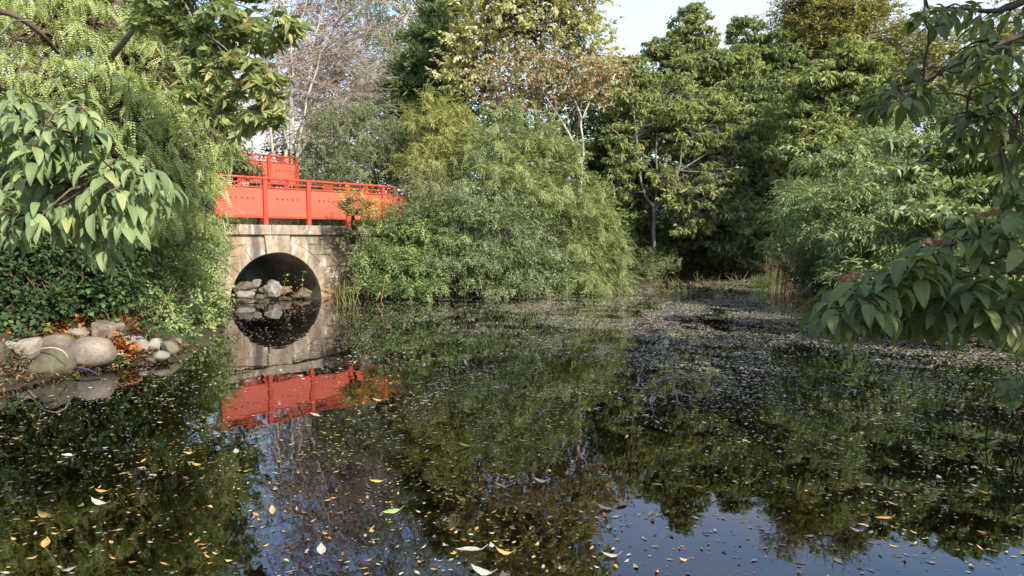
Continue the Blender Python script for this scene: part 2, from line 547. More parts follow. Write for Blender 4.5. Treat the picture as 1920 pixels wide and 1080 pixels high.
def sstep(a, b, v):
    t = np.clip((v - a) / (b - a), 0, 1)
    return t * t * (3 - 2 * t)


def ground_z(x, y):
    x, y = np.asarray(x, float), np.asarray(y, float)
    sd = pond_sd(x, y)
    z = np.where(sd < 0, np.maximum(-0.6, sd * 0.42), 0.015 + 0.10 * sstep(0, .8, sd) + 2.0 * (1 - np.exp(-np.maximum(sd - .7, 0) / 4.5)))
    z += np.where(sd > 0, 0.05 * np.sin(x * 2.3 + 1) * np.cos(y * 1.9), 0) * np.clip(sd, 0, 1)
    far = np.clip((np.hypot(x, y - 10) - 26) / 60, 0, 1)
    z += far * 5
    w = 1 - sstep(1.8, 4.5, np.hypot(x + 7.6, y - 25.0))
    z = z * (1 - w) + 3.15 * w
    return z


def gz(x, y):
    return float(ground_z(np.array([x]), np.array([y]))[0])


def build_ground():
    def axis(lo, hi, c0, c1, fine, coarse):
        a = list(np.arange(c0, c1, fine))
        v = c0
        step = fine
        left = []
        while v > lo:
            step = min(step * 1.25, coarse); v -= step; left.append(v)
        v, step, right = a[-1], fine, []
        while v < hi:
            step = min(step * 1.25, coarse); v += step; right.append(v)
        return np.array(left[::-1] + a + right)
    xs = axis(-400, 400, -10, 12, 0.22, 25)
    ys = axis(-120, 450, -1, 29, 0.22, 25)
    X, Y = np.meshgrid(xs, ys)
    Z = ground_z(X, Y)
    V = np.stack([X, Y, Z], -1).reshape(-1, 3)
    i = np.arange(len(xs) * len(ys)).reshape(len(ys), len(xs))
    Q = np.stack([i[:-1, :-1], i[:-1, 1:], i[1:, 1:], i[1:, :-1]], -1).reshape(-1, 4)
    link('ground', mesh_np('ground', V, quads=Q, smooth=True), M['soil'], kind='structure')


build_ground()


def build_water():
    m, N, L, b = new_mat('pond_water')
    N.remove(b)
    tc = N.new('ShaderNodeTexCoord')
    mp = N.new('ShaderNodeMapping')
    mp.inputs['Scale'].default_value = (1.0, 0.55, 1)
    L.new(tc.outputs['Object'], mp.inputs['Vector'])
    n1 = N.new('ShaderNodeTexNoise'); n1.inputs['Scale'].default_value = 2.2; n1.inputs['Detail'].default_value = 2
    n2 = N.new('ShaderNodeTexNoise'); n2.inputs['Scale'].default_value = 16; n2.inputs['Detail'].default_value = 3
    L.new(mp.outputs[0], n1.inputs['Vector']); L.new(mp.outputs[0], n2.inputs['Vector'])
    ma = N.new('ShaderNodeMath'); ma.operation = 'MULTIPLY_ADD'
    L.new(n2.outputs['Fac'], ma.inputs[0]); ma.inputs[1].default_value = 0.06
    L.new(n1.outputs['Fac'], ma.inputs[2])
    bp = N.new('ShaderNodeBump'); bp.inputs['Strength'].default_value = 0.10; bp.inputs['Distance'].default_value = 0.03
    L.new(ma.outputs[0], bp.inputs['Height'])
    fr = N.new('ShaderNodeFresnel'); fr.inputs['IOR'].default_value = 1.74
    L.new(bp.outputs['Normal'], fr.inputs['Normal'])
    gl = N.new('ShaderNodeBsdfGlossy'); gl.inputs['Roughness'].default_value = 0.012
    gl.inputs['Color'].default_value = (0.96, 0.97, 1.0, 1)
    L.new(bp.outputs['Normal'], gl.inputs['Normal'])
    tr = N.new('ShaderNodeBsdfTransparent'); tr.inputs['Color'].default_value = (0.62, 0.44, 0.23, 1)
    ms = N.new('ShaderNodeMixShader')
    L.new(fr.outputs[0], ms.inputs['Fac']); L.new(tr.outputs[0], ms.inputs[1]); L.new(gl.outputs[0], ms.inputs[2])
    L.new(ms.outputs[0], N['Material Output'].inputs['Surface'])
    V = [(-14, -0.5, 0), (12, -0.5, 0), (12, 30, 0), (-14, 30, 0)]
    link('pond_water', mesh_np('pond_water', V, quads=[[0, 1, 2, 3]]), m, kind='structure')


build_water()

# ------------------------------------------------------------------ stone culvert
def stained_stone():
    m, N, L, b = new_mat('culvert_stone')
    tc = N.new('ShaderNodeTexCoord')
    oi = N.new('ShaderNodeObjectInfo')
    n = N.new('ShaderNodeTexNoise'); n.inputs['Scale'].default_value = 5; n.inputs['Detail'].default_value = 9; n.inputs['Roughness'].default_value = .65
    L.new(tc.outputs['Object'], n.inputs['Vector'])
    r = ramp_node(N, [(.28, (.14, .105, .07)), (.5, (.27, .21, .15)), (.7, (.36, .3, .225))])
    L.new(n.outputs['Fac'], r.inputs['Fac'])
    hv = N.new('ShaderNodeHueSaturation')
    mr = N.new('ShaderNodeMapRange'); mr.inputs['To Min'].default_value = .86; mr.inputs['To Max'].default_value = 1.1
    L.new(oi.outputs['Random'], mr.inputs['Value']); L.new(mr.outputs[0], hv.inputs['Value']); L.new(r.outputs['Color'], hv.inputs['Color'])
    # rust-coloured and dark run-off streaks, drawn out downwards
    def streak(scale, lo, hi, col, prev, amt, st):
        mp = N.new('ShaderNodeMapping'); mp.inputs['Scale'].default_value = st
        L.new(tc.outputs['Object'], mp.inputs['Vector'])
        s = N.new('ShaderNodeTexNoise'); s.inputs['Scale'].default_value = scale; s.inputs['Detail'].default_value = 5
        L.new(mp.outputs[0], s.inputs['Vector'])
        k = N.new('ShaderNodeMapRange'); k.inputs['From Min'].default_value = lo; k.inputs['From Max'].default_value = hi; k.inputs['To Max'].default_value = amt
        L.new(s.outputs['Fac'], k.inputs['Value'])
        mx = N.new('ShaderNodeMix'); mx.data_type = 'RGBA'
        L.new(k.outputs[0], mx.inputs['Factor']); L.new(prev, mx.inputs['A']); mx.inputs['B'].default_value = (*col, 1)
        return mx.outputs['Result']
    c = streak(2.2, .46, .64, (.27, .16, .07), hv.outputs['Color'], .5, (1, 1, .35))
    c = streak(3.1, .5, .68, (.07, .055, .04), c, .85, (1.3, 1.3, .22))
    c = streak(1.4, .5, .62, (.13, .1, .065), c, .6, (1, 1, .6))
    c = streak(4.2, .6, .72, (.5, .46, .39), c, .6, (1.5, 1.5, .3))
    sx = N.new('ShaderNodeVectorMath'); sx.operation = 'DOT_PRODUCT'
    L.new(tc.outputs['Object'], sx.inputs[0]); sx.inputs[1].default_value = (.663, .749, 0)
    k1 = N.new('ShaderNodeMapRange'); k1.inputs['From Min'].default_value = 1.05; k1.inputs['From Max'].default_value = 1.75; k1.inputs['To Max'].default_value = .3
    L.new(sx.outputs['Value'], k1.inputs['Value'])
    ns = N.new('ShaderNodeTexNoise'); ns.inputs['Scale'].default_value = 3.6; ns.inputs['Detail'].default_value = 6
    L.new(tc.outputs['Object'], ns.inputs['Vector'])
    ka = N.new('ShaderNodeMath'); ka.operation = 'ADD'
    L.new(k1.outputs[0], ka.inputs[0]); L.new(ns.outputs['Fac'], ka.inputs[1])
    kb = N.new('ShaderNodeMapRange'); kb.inputs['From Min'].default_value = .6; kb.inputs['From Max'].default_value = .82; kb.inputs['To Max'].default_value = .85
    L.new(ka.outputs[0], kb.inputs['Value'])
    ms_ = N.new('ShaderNodeMix'); ms_.data_type = 'RGBA'
    L.new(kb.outputs[0], ms_.inputs['Factor']); L.new(c, ms_.inputs['A']); ms_.inputs['B'].default_value = (.085, .062, .035, 1)
    c = streak(6.5, .6, .7, (.55, .52, .46), ms_.outputs['Result'], .6, (1.2, 1.2, .5))
    # wet ochre band just above the water line
    sp = N.new('ShaderNodeSeparateXYZ'); L.new(tc.outputs['Object'], sp.inputs['Vector'])
    wb = N.new('ShaderNodeMapRange'); wb.inputs['From Min'].default_value = .42; wb.inputs['From Max'].default_value = .02; wb.inputs['To Max'].default_value = .6
    L.new(sp.outputs['Z'], wb.inputs['Value'])
    mx = N.new('ShaderNodeMix'); mx.data_type = 'RGBA'
    L.new(wb.outputs[0], mx.inputs['Factor']); L.new(c, mx.inputs['A']); mx.inputs['B'].default_value = (.3, .16, .05, 1)
    L.new(mx.outputs['Result'], b.inputs['Base Color'])
    b.inputs['Roughness'].default_value = .85
    bp = N.new('ShaderNodeBump'); bp.inputs['Strength'].default_value = .5; bp.inputs['Distance'].default_value = .02
    L.new(n.outputs['Fac'], bp.inputs['Height']); L.new(bp.outputs['Normal'], b.inputs['Normal'])
    return m


M['stone'] = stained_stone()
M['mortar'] = rough_mat('mortar', [(.3, (.2, .155, .11)), (.7, (.32, .26, .19))], 14)
M['barrel'] = rough_mat('barrel_concrete', [(.3, (.10, .085, .06)), (.55, (.2, .17, .125)), (.75, (.3, .25, .18))], 2.5, bump=.2, moss=(1.1, (.05, .055, .03), .5, .7))
M['granite'] = rough_mat('granite', [(.3, (.10, .08, .06)), (.5, (.19, .155, .12)), (.75, (.28, .24, .195))], 5, wet=True, speck=(46, (.06, .045, .04), .75), rvar=.12, bump=.45, moss=(2.0, (.2, .14, .085), .58, .55))
M['mossrock'] = rough_mat('moss_rock', [(.3, (.055, .045, .03)), (.5, (.115, .095, .065)), (.75, (.2, .165, .12))], 4.5, wet=True, speck=(30, (.1, .09, .06), .4), rvar=.12, moss=(2.2, (.085, .085, .035), .47, .55), bump=.7)
M['brownrock'] = rough_mat('brown_rock', [(.3, (.07, .053, .037)), (.5, (.15, .115, .08)), (.7, (.24, .19, .135))], 5, wet=True, speck=(26, (.06, .045, .03), .5), bump=.7, stretch=(1, 1, 2.2))
M['paleslab'] = rough_mat('pale_rock', [(.3, (.085, .072, .055)), (.5, (.175, .155, .125)), (.75, (.3, .275, .235))], 5, wet=True, speck=(30, (.2, .17, .13), .4), rvar=.15, bump=.5)

AX = np.array([[WD[0], WD[1], 0], [WN[0], WN[1], 0], [0, 0, 1.0]])     # wall axes: along, out, up
TC, ZC, RI = 1.43, -0.06, 1.2                                          # arch centre along the wall, its height, inner radius
Z_COP0, Z_COP1 = 1.56, 1.79


def wp(t, out, z):
    p = W(t, out)
    return np.array([p[0], p[1], z])


culvert = empty('stone_culvert', wp(TC, 0, 0), 'tan stone culvert wall with round tunnel arch below the red railing', 'culvert')
C_ORG = np.array(culvert.location)


def prism(poly, out0, out1, inset=0.009):
    """Stone block: outline in (t, z) with a bevelled front face, out0 back, out1 front."""
    poly = np.asarray(poly, float)
    n = len(poly)
    c = poly.mean(0)
    d = poly - c
    L = np.linalg.norm(d, axis=1, keepdims=True)
    front = c + d * (1 - inset * 1.5 / np.maximum(L, .02))
    a = Acc()
    rings = []
    for pl, o in ((poly, out0), (poly, out1 - inset), (front, out1)):
        rings.append(np.array([wp(t, o, z) for t, z in pl]))
    V = np.concatenate(rings + [np.array([wp(c[0], out1 + RNG.uniform(-.002, .006), c[1])])])
    q = []
    for r in range(2):
        for i in range(n):
            j = (i + 1) % n
            q.append([r * n + i, r * n + j, (r + 1) * n + j, (r + 1) * n + i])
    t = [[2 * n + i, 2 * n + (i + 1) % n, 3 * n] for i in range(n)]
    a.add(V, t=t, q=q)
    return a


def stone(name, poly, out0=-.12, out1=.0, mat='stone'):
    o = prism(poly, out0, out1 + RNG.uniform(-.008, .012)).build(name, M[mat], culvert, origin=C_ORG)
    o.data.update()
    bm_fix(o.data)
    return o


def bm_fix(me):
    import bmesh
    bm = bmesh.new()
    bm.from_mesh(me)
    bmesh.ops.recalc_face_normals(bm, faces=bm.faces)
    bm.to_mesh(me)
    bm.free()


G = 0.004


def build_culvert():
    # voussoirs
    angs = [-4, 16, 38, 58, 76.5]
    right = list(zip(angs[:-1], angs[1:]))
    thick = [.30, .36, .28, .42]
    spans = [(a, b, th) for (a, b), th in zip(right, thick)] + [(180 - b, 180 - a, th) for (a, b), th in zip(right, [.28, .4, .3, .38])]
    for a0, a1, th in spans:
        a0, a1 = math.radians(a0) + G / RI, math.radians(a1) - G / RI
        A = np.linspace(a0, a1, 7)
        inner = [(TC + RI * math.cos(x), ZC + RI * math.sin(x)) for x in A]
        outer = [(TC + (RI + th) * math.cos(x), min(ZC + (RI + th) * math.sin(x), Z_COP0 - G)) for x in A[::-1]]
        stone('voussoir', inner + outer, -.2, .004)
    k0, k1 = math.radians(76.5) + G / RI, math.radians(103.5) - G / RI
    A = np.linspace(k0, k1, 5)
    inner = [(TC + RI * math.cos(x), ZC + RI * math.sin(x)) for x in A]
    top = [(TC - .33, Z_COP0 - .004), (TC + .33, Z_COP0 - .004)]
    stone('keystone', inner + top, -.2, .035)
    # courses of ashlar
    zs = [-.5, .12, .44, .76, 1.06, 1.32, Z_COP0]
    Rv = RI + .285
    for z0, z1 in zip(zs[:-1], zs[1:]):
        z0_, z1_ = z0 + G, z1 - G
        for side in (-1, 1):
            zz = np.linspace(z0_, z1_, 5)
            r2 = Rv ** 2 - (zz - ZC) ** 2
            edge = TC + side * (np.sqrt(np.maximum(r2, 0)) + G)
            edge = np.where(r2 > .02, edge, TC + side * .37)
            if z1 > 1.3:
                edge = np.where(side * (edge - TC) < .37, TC + side * .37, edge)
            end = TC + side * (3.4 if side > 0 else 2.6)
            cur = list(zip(edge, zz))
            pos = edge.max() if side > 0 else edge.min()
            while side * (end - pos) > .12:
                w = RNG.uniform(.42, .85)
                nxt = pos + side * w
                if side * (end - nxt) < .25:
                    nxt = end
                poly = cur + [(nxt - side * G, z1_), (nxt - side * G, z0_)]
                stone('ashlar_block', poly, -.15, RNG.uniform(-.012, .006))
                cur = [(nxt + side * G, z0_), (nxt + side * G, z1_)]
                pos = nxt
    # coping slabs
    t = TC - 2.7
    while t < TC + 3.5:
        w = RNG.uniform(.62, .95)
        a = Acc()
        box(a, wp(t + w / 2, -.12 + RNG.uniform(-.006, .006), (Z_COP0 + Z_COP1) / 2 + .002), (w - .006, .40, Z_COP1 - Z_COP0), AX, .01)
        o = a.build('coping_slab', M['stone'], culvert, origin=C_ORG)
        t += w
    # mortar backing: a sheet with the round hole in it
    a = Acc()
    cols = np.concatenate([np.linspace(TC - 2.65, TC - RI - .1, 6), TC + (RI + .1) * np.sin(np.linspace(-math.pi / 2, math.pi / 2, 25))[1:-1], np.linspace(TC + RI + .1, TC + 3.45, 6)])
    v = []
    for c in cols:
        r2 = (RI + .1) ** 2 - (c - TC) ** 2
        lo = ZC + math.sqrt(r2) if r2 > 0 else -.6
        v += [wp(c, -.016, lo), wp(c, -.016, Z_COP0 - .01), wp(c, -.4, Z_COP0 - .01)]
    q = []
    for i in range(len(cols) - 1):
        q += [[3 * i, 3 * i + 3, 3 * i + 4, 3 * i + 1], [3 * i + 1, 3 * i + 4, 3 * i + 5, 3 * i + 2]]
    a.add(v, q=q)
    a.build('mortar', M['mortar'], culvert, origin=C_ORG)
    # barrel of the tunnel with a thin raised lip
    a = Acc()
    A = np.radians(np.linspace(-30, 210, 41))
    offs = [.012, -.05, -1.2, -2.4, -3.6, -3.6]
    rad = [RI - .004, RI - .03, RI - .03, RI - .03, RI - .03, RI + .3]
    V = np.array([[wp(TC + r * math.cos(x), o, ZC + r * math.sin(x)) for x in A] for o, r in zip(offs, rad)])
    n, m_ = V.shape[:2]
    i = np.arange(n * m_).reshape(n, m_)
    a.add(V, q=np.stack([i[:-1, :-1], i[:-1, 1:], i[1:, 1:], i[1:, :-1]], -1).reshape(-1, 4))
    a.build('tunnel_barrel', M['barrel'], culvert, origin=C_ORG, smooth=True)
    # earth fill carrying the path over the tunnel, with the tunnel left open
    a = Acc()
    c2 = np.concatenate([[TC - 3.2], TC + 1.32 * np.sin(np.linspace(-math.pi / 2, math.pi / 2, 17)), [TC + 4.2]])
    top, und = [], []
    for c in c2:
        r2 = 1.32 ** 2 - (c - TC) ** 2
        lo = ZC + math.sqrt(max(r2, 0)) if abs(c - TC) < 1.3199 else -.5
        und.append([wp(c, -.35, lo), wp(c, -3.65, lo)])
        top.append([wp(c, -.35, 1.72), wp(c, -3.65, 1.72)])
    v, q = [], []
    for i_ in range(len(c2)):
        v += [und[i_][0], und[i_][1], top[i_][0], top[i_][1]]
    for i_ in range(len(c2) - 1):
        b0, b1 = 4 * i_, 4 * i_ + 4
        q += [[b0, b1, b1 + 1, b0 + 1], [b0 + 2, b0 + 3, b1 + 3, b1 + 2], [b0, b0 + 2, b1 + 2, b1], [b0 + 1, b1 + 1, b1 + 3, b0 + 3]]
    e = 4 * (len(c2) - 1)
    q += [[0, 1, 3, 2], [e, e + 2, e + 3, e + 1]]
    a.add(v, q=q)
    a.build('path_embankment', M['soil'], kind='structure')


build_culvert()

# ------------------------------------------------------------------ red railings
M['red'] = rough_mat('red_paint', [(.3, (.40, .078, .045)), (.6, (.45, .09, .052)), (.8, (.49, .112, .07))], 2.2, rough=.5, bump=.06, spec=.4, dist=.004, speck=(11, (.36, .06, .035), .22))
M['red_trim'] = rough_mat('red_trim_paint', [(.3, (.4, .046, .022)), (.7, (.47, .06, .03))], 3, rough=.42, bump=.06, spec=.45, dist=.004)
M['slot'] = rough_mat('slot_dark', [(.3, (.16, .02, .01)), (.7, (.26, .035, .015))], 8)


def build_railing(name, label, o3, ts, zt, scale, post_low, ornaments, mats):
    """o3: origin at t = 0; ts: post positions along; zt: top of the rail."""
    o3 = np.asarray(o3, float)
    root = empty(name, (o3[0], o3[1], zt - 1.12 * scale), label, 'railing')
    org = np.array(root.location)
    X = lambda t, out, z: np.array([o3[0] + WD[0] * t + WN[0] * out, o3[1] + WD[1] * t + WN[1] * out, z])
    s = scale
    red, trim = mats
    t0, t1 = ts[0], ts[-1]
    a = Acc(); box(a, X((t0 + t1) / 2, 0, zt - .0275 * s), (t1 - t0 + .16 * s, .085 * s, .055 * s), AX, .014 * s)
    a.build('top_rail', trim, root, origin=org)
    for t in ts:
        a = Acc()
        zb = post_low
        box(a, X(t, .012 * s, (zt - .06 * s + zb) / 2), (.105 * s, .105 * s, zt - .06 * s - zb), AX, .01 * s)
        a.build('post', trim, root, origin=org)
        a = Acc()
        tubes(a, [[X(t, -.36 * s, zb), X(t, -.30 * s, zb + .2 * s), X(t, -.08 * s, zt - .75 * s)]], [[.035 * s] * 3], 4)
        a.build('brace', trim, root, origin=org)
    for i in range(len(ts) - 1):
        u0, u1 = ts[i] + .0545 * s, ts[i + 1] - .0545 * s
        um, wd = (u0 + u1) / 2, u1 - u0
        a = Acc(); box(a, X(um, 0, zt - .585 * s), (wd - .004, .03 * s, .655 * s), AX, .004 * s)
        pan = a.build('panel', red, root, origin=org)
        for k in range(5):
            a = Acc()
            tk = um + (k - 2) * .135 * s
            zz = zt - .50 * s
            v = [X(tk - .015 * s, .0155 * s, zz + .04 * s), X(tk + .016 * s, .0155 * s, zz - .045 * s), X(tk + .034 * s, .0155 * s, zz - .008 * s), X(tk + .006 * s, .042 * s, zz)]
            a.add(v, t=[[0, 1, 3], [1, 2, 3], [2, 0, 3]])
            a.build('louvre', M['slot'], pan, origin=org)
        a = Acc(); box(a, X(um, .006 * s, zt - .238 * s), (wd - .006, .06 * s, .036 * s), AX, .006 * s)
        a.build('panel_cap', trim, root, origin=org)
        a = Acc(); box(a, X(um, .006 * s, zt - .935 * s), (wd - .006, .06 * s, .04 * s), AX, .006 * s)
        a.build('bottom_rail', trim, root, origin=org)
        # thin middle rail, broken by the ornament
        kind = ornaments[i % len(ornaments)]
        half = .10 * s if kind == 'round' else .14 * s
        for (q0, q1) in ((u0, um - half), (um + half, u1)):
            a = Acc(); box(a, X((q0 + q1) / 2, 0, zt - .14 * s), (q1 - q0 - .004, .03 * s, .028 * s), AX, .004 * s)
            a.build('middle_rail', trim, root, origin=org)
        zo = zt - .137 * s
        a = Acc()
        bar = .013 * s
        if kind == 'round':
            A = np.linspace(0, 2 * math.pi, 21)
            tubes(a, [[X(um + .088 * s * math.cos(x), .004, zo + .078 * s * math.sin(x)) for x in A]], [[bar] * 21], 5)
            dm = [(-.07, 0), (0, .066), (.07, 0), (0, -.066), (-.07, 0)]
            for k in range(4):
                tubes(a, [[X(um + dm[k][0] * s, .004, zo + dm[k][1] * s), X(um + dm[k + 1][0] * s, .004, zo + dm[k + 1][1] * s)]], [[bar * .8] * 2], 4)
            for d in (-1, 1):
                tubes(a, [[X(um - .04 * s, .004, zo - d * .035 * s), X(um + .04 * s, .004, zo + d * .035 * s)]], [[bar * .7] * 2], 4)
        else:
            for cx in (-.075, .075):
                sq = [(-.055, -.06), (.055, -.06), (.055, .06), (-.055, .06), (-.055, -.06)]
                for k in range(4):
                    tubes(a, [[X(um + (cx + sq[k][0]) * s, .004, zo + sq[k][1] * s), X(um + (cx + sq[k + 1][0]) * s, .004, zo + sq[k + 1][1] * s)]], [[bar * .85] * 2], 4)
            for zq in (-.03, .03):
                tubes(a, [[X(um - .13 * s, .004, zo + zq * s), X(um + .13 * s, .004, zo + zq * s)]], [[bar * .7] * 2], 4)
        a.build('ornament', trim, root, origin=org)
    return root


build_railing('red_railing', 'long orange red panelled railing standing on the stone culvert wall', (W0[0], W0[1], 0), [0, 1.15, 2.3, 3.45, 4.6, 5.4], 2.905, 1.0, 1.792, ['round', 'round', 'square'], (M['red'], M['red_trim']))
p2 = at(503, 290, 23.6)
build_railing('red_railing', 'shorter orange red railing higher up behind the culvert railing', (p2[0], p2[1], 0), [-1.15, 0, 1.06], p2[2], 1.0, p2[2] - 1.35, ['square'], (M['red'], M['red_trim']))


# ------------------------------------------------------------------ foliage
def leaf_geo(L, Wd, fold=.25, droop=.2, tess=1, nseg=6):
    """One leaf along +y, across x, face up +z. Returns verts, tris, quads, uv."""
    if tess == 0:
        v = np.array([[0, 0, 0], [-Wd / 2, L * .45, fold * Wd * .5 - droop * L * .2], [Wd / 2, L * .45, fold * Wd * .5 - droop * L * .2], [0, L, -droop * L]])
        return v, np.array([[0, 2, 3], [0, 3, 1]]), None, None
    if tess == 1:
        w = lambda y: -droop * L * (y / L) ** 2
        v = []
        for y, h in ((L * .3, .46), (L * .68, .38)):
            v += [[-h * Wd, y, w(y) + fold * Wd * h], [0, y, w(y)], [h * Wd, y, w(y) + fold * Wd * h]]
        v = np.array([[0, 0, 0]] + v + [[0, L, w(L)]])
        return v, np.array([[0, 2, 1], [0, 3, 2], [4, 5, 7], [5, 6, 7]]), np.array([[1, 2, 5, 4], [2, 3, 6, 5]]), None
    ys = np.linspace(0, 1, nseg + 1)
    prof = np.sin(np.pi * ys ** .82) ** .85 * (1 - .25 * ys)
    prof[0] = .05
    prof[-1] = .0
    prof = prof / prof.max()
    v, uv = [], []
    ang = 0.0
    y = z = 0.0
    for i, t in enumerate(ys):
        if i:
            ang = droop * (t ** 1.2)
            y += L / nseg * math.cos(ang)
            z -= L / nseg * math.sin(ang)
        for u in (-1, -.5, 0, .5, 1):
            up = fold * Wd * (abs(u) - .35 * u * u) * prof[i] * .5
            wav = .03 * Wd * math.sin(t * 17 + u * 3) * abs(u)
            v.append([u * Wd / 2 * prof[i], y + up * math.sin(ang), z + up * math.cos(ang) + wav])
            uv.append([u * prof[i] * .5, t])
    q = []
    for i in range(nseg):
        for k in range(4):
            q.append([i * 5 + k, i * 5 + k + 1, i * 5 + k + 6, i * 5 + k + 5])
    return np.array(v), None, np.array(q), np.array(uv)


def rot_frame(axis, up):
    """Columns x, axis, normal."""
    a = nz(np.asarray(axis, float))
    x = np.cross(a, up)
    bad = np.linalg.norm(x, axis=-1) < 1e-3
    if np.any(bad):
        x[bad] = np.cross(a[bad], np.array([1.0, .2, 0]))
    x = nz(x)
    n = np.cross(x, a)
    return np.stack([x, a, n], -1)


class Tmpl:
    """A sprig: several leaves merged, instanced by numpy into joined foliage."""
    def __init__(self):
        self.a = Acc()

    def leaf(self, pos, axis, up, L, Wd, fold, droop, tess, r):
        v, t, q, _ = leaf_geo(L, Wd, fold, droop, tess)
        Rm = rot_frame(np.asarray([axis], float), np.asarray([up], float))[0]
        v = v @ Rm.T + np.asarray(pos)
        self.a.add(v, t=t, q=q, rt=None if t is None else np.full(len(t), r), rq=None if q is None else np.full(len(q), r))

    def done(self):
        self.V, self.T, self.Q, self.rT, self.rQ = self.a.arrays()
        return self


def t_whorl(seed, nl=7, L=.1, Wd=.045, tess=0, spread=1.0, hang=.55):
    g = np.random.default_rng(seed); T = Tmpl()
    ph = g.uniform(0, 6.28)
    for i in range(nl):
        a = ph + i * 2 * math.pi / nl + g.normal(0, .3)
        ax = np.array([math.cos(a) * spread, .5 + g.normal(0, .25), math.sin(a) * spread * .7 - .5])
        ax = nz(ax)
        up = np.array([0, .8, .7]) + g.normal(0, .3, 3)
        k = g.uniform(.7, 1.15)
        T.leaf(ax * .012 + np.array([0, g.uniform(-.05, .01), 0]), ax, up, L * k, Wd * k, .3, hang * g.uniform(.6, 1.4), tess, g.random())
    return T.done()


def t_spray(seed, nl=11, tw=.32, L=.06, Wd=.022, tess=0, angle=.9, droop=.3, arch=.25):
    g = np.random.default_rng(seed); T = Tmpl()
    for i in range(nl):
        t = (i + .6) / nl
        s = 1 if i % 2 else -1
        p = np.array([g.normal(0, .012), t * tw, -arch * tw * t * t + g.normal(0, .012)])
        if i == nl - 1:
            s = 0
        ax = nz(np.array([s * math.sin(angle) * g.uniform(.7, 1.2), math.cos(angle) * g.uniform(.7, 1.3), -droop * g.uniform(.2, 1.6) + g.normal(0, .2)]))
        k = g.uniform(.65, 1.2)
        T.leaf(p, ax, np.array([g.normal(0, .35), g.normal(0, .3), 1.0]), L * k, Wd * k, .25, .25, tess, g.random())
    return T.done()


def t_frond(seed, n=8, L=.27, w=.05, arch=.5):
    g = np.random.default_rng(seed); T = Tmpl()
    r = g.random()
    for i in range(n):
        t = (i + .5) / n
        ang = arch * t
        p = np.array([0, L * t * math.cos(ang * .6), -L * t * math.sin(ang * .6)])
        ll = w * (1 - .65 * abs(t - .4) ** 1.3 * 2) 
        for s in (-1, 1):
            ax = np.array([s * .85, .5, -.18 + g.normal(0, .1)])
            T.leaf(p, ax, np.array([0, 0, 1.0]), max(ll, .014), .021, 0, .1, 0, min(1, max(0, r + g.normal(0, .12))))
    return T.done()


def t_needles(seed, n=16, L=.16):
    g = np.random.default_rng(seed); T = Tmpl()
    for i in range(n):
        ax = nz(np.array([g.normal(0, .5), 1.0, g.normal(0, .5)]))
        T.leaf(np.array([g.normal(0, .03), g.uniform(0, .12), g.normal(0, .03)]), ax, g.normal(0, 1, 3), L * g.uniform(.6, 1.2), .022, 0, .15, 0, g.random())
    return T.done()


TM = {
    'dogwood': [t_whorl(i, 8, .135, .056, 0, 1.0, .75) for i in range(8)],
    'dogwood_fine': [t_whorl(20 + i, 8, .115, .05, 1, 1.0, .8) for i in range(8)],
    'broad': [t_spray(40 + i, 9, .30, .095, .06, 0, 1.0, .35, .2) for i in range(8)],
    'bamboo': [t_spray(60 + i, 13, .40, .14, .024, 0, .75, .3, .3) for i in range(8)],
    'willow': [t_spray(80 + i, 13, .38, .1, .027, 0, .75, .5, .3) for i in range(8)],
    'small': [t_spray(100 + i, 11, .24, .048, .024, 0, .95, .15, .1) for i in range(8)],
    'smallmid': [t_spray(120 + i, 9, .26, .066, .04, 0, .95, .3, .2) for i in range(8)],
    'ivy': [t_spray(140 + i, 8, .26, .085, .055, 0, 1.05, .45, .25) for i in range(8)],
    'frond': [t_frond(160 + i) for i in range(8)],
    'needle': [t_needles(180 + i) for i in range(6)],
    'birch': [t_spray(200 + i, 12, .42, .05, .034, 0, .7, .8, .2) for i in range(8)],
    'hang': [t_spray(220 + i, 8, .3, .11, .062, 0, .7, .9, .3) for i in range(8)],
}


def scatter(acc, tms, P, D, U, sc, jitter=.25, rj=.5, rshift=0.0):
    """Copies of the sprig templates at P along D with up hint U."""
    n = len(P)
    which = RNG.integers(0, len(tms), n)
    R = rot_frame(D + RNG.normal(0, jitter, (n, 3)), U + RNG.normal(0, jitter, (n, 3)))
    sc = sc * RNG.uniform(.75, 1.25, n)
    ri = RNG.random(n)
    for k, T in enumerate(tms):
        m = which == k
        c = int(m.sum())
        if not c:
            continue
        V = np.einsum('nij,vj->nvi', R[m] * sc[m][:, None, None], T.V) + P[m][:, None, :]
        off = (np.arange(c) * len(T.V))[:, None, None]
        rt = np.clip((1 - rj) * T.rT[None] + rj * ri[m][:, None] + rshift, 0, 1).ravel() if len(T.T) else None
        rq = np.clip((1 - rj) * T.rQ[None] + rj * ri[m][:, None] + rshift, 0, 1).ravel() if len(T.Q) else None
        acc.add(V.reshape(-1, 3), t=(T.T[None] + off).reshape(-1, 3) if len(T.T) else None, q=(T.Q[None] + off).reshape(-1, 4) if len(T.Q) else None, rt=rt, rq=rq)


def lob(px, py, rx, ry, Y, rd=None):
    c = at(px, py, Y)
    k = Y / F
    return (c, np.array([rx * k, rd if rd else (rx + ry) * .5 * k * .9, ry * k]))


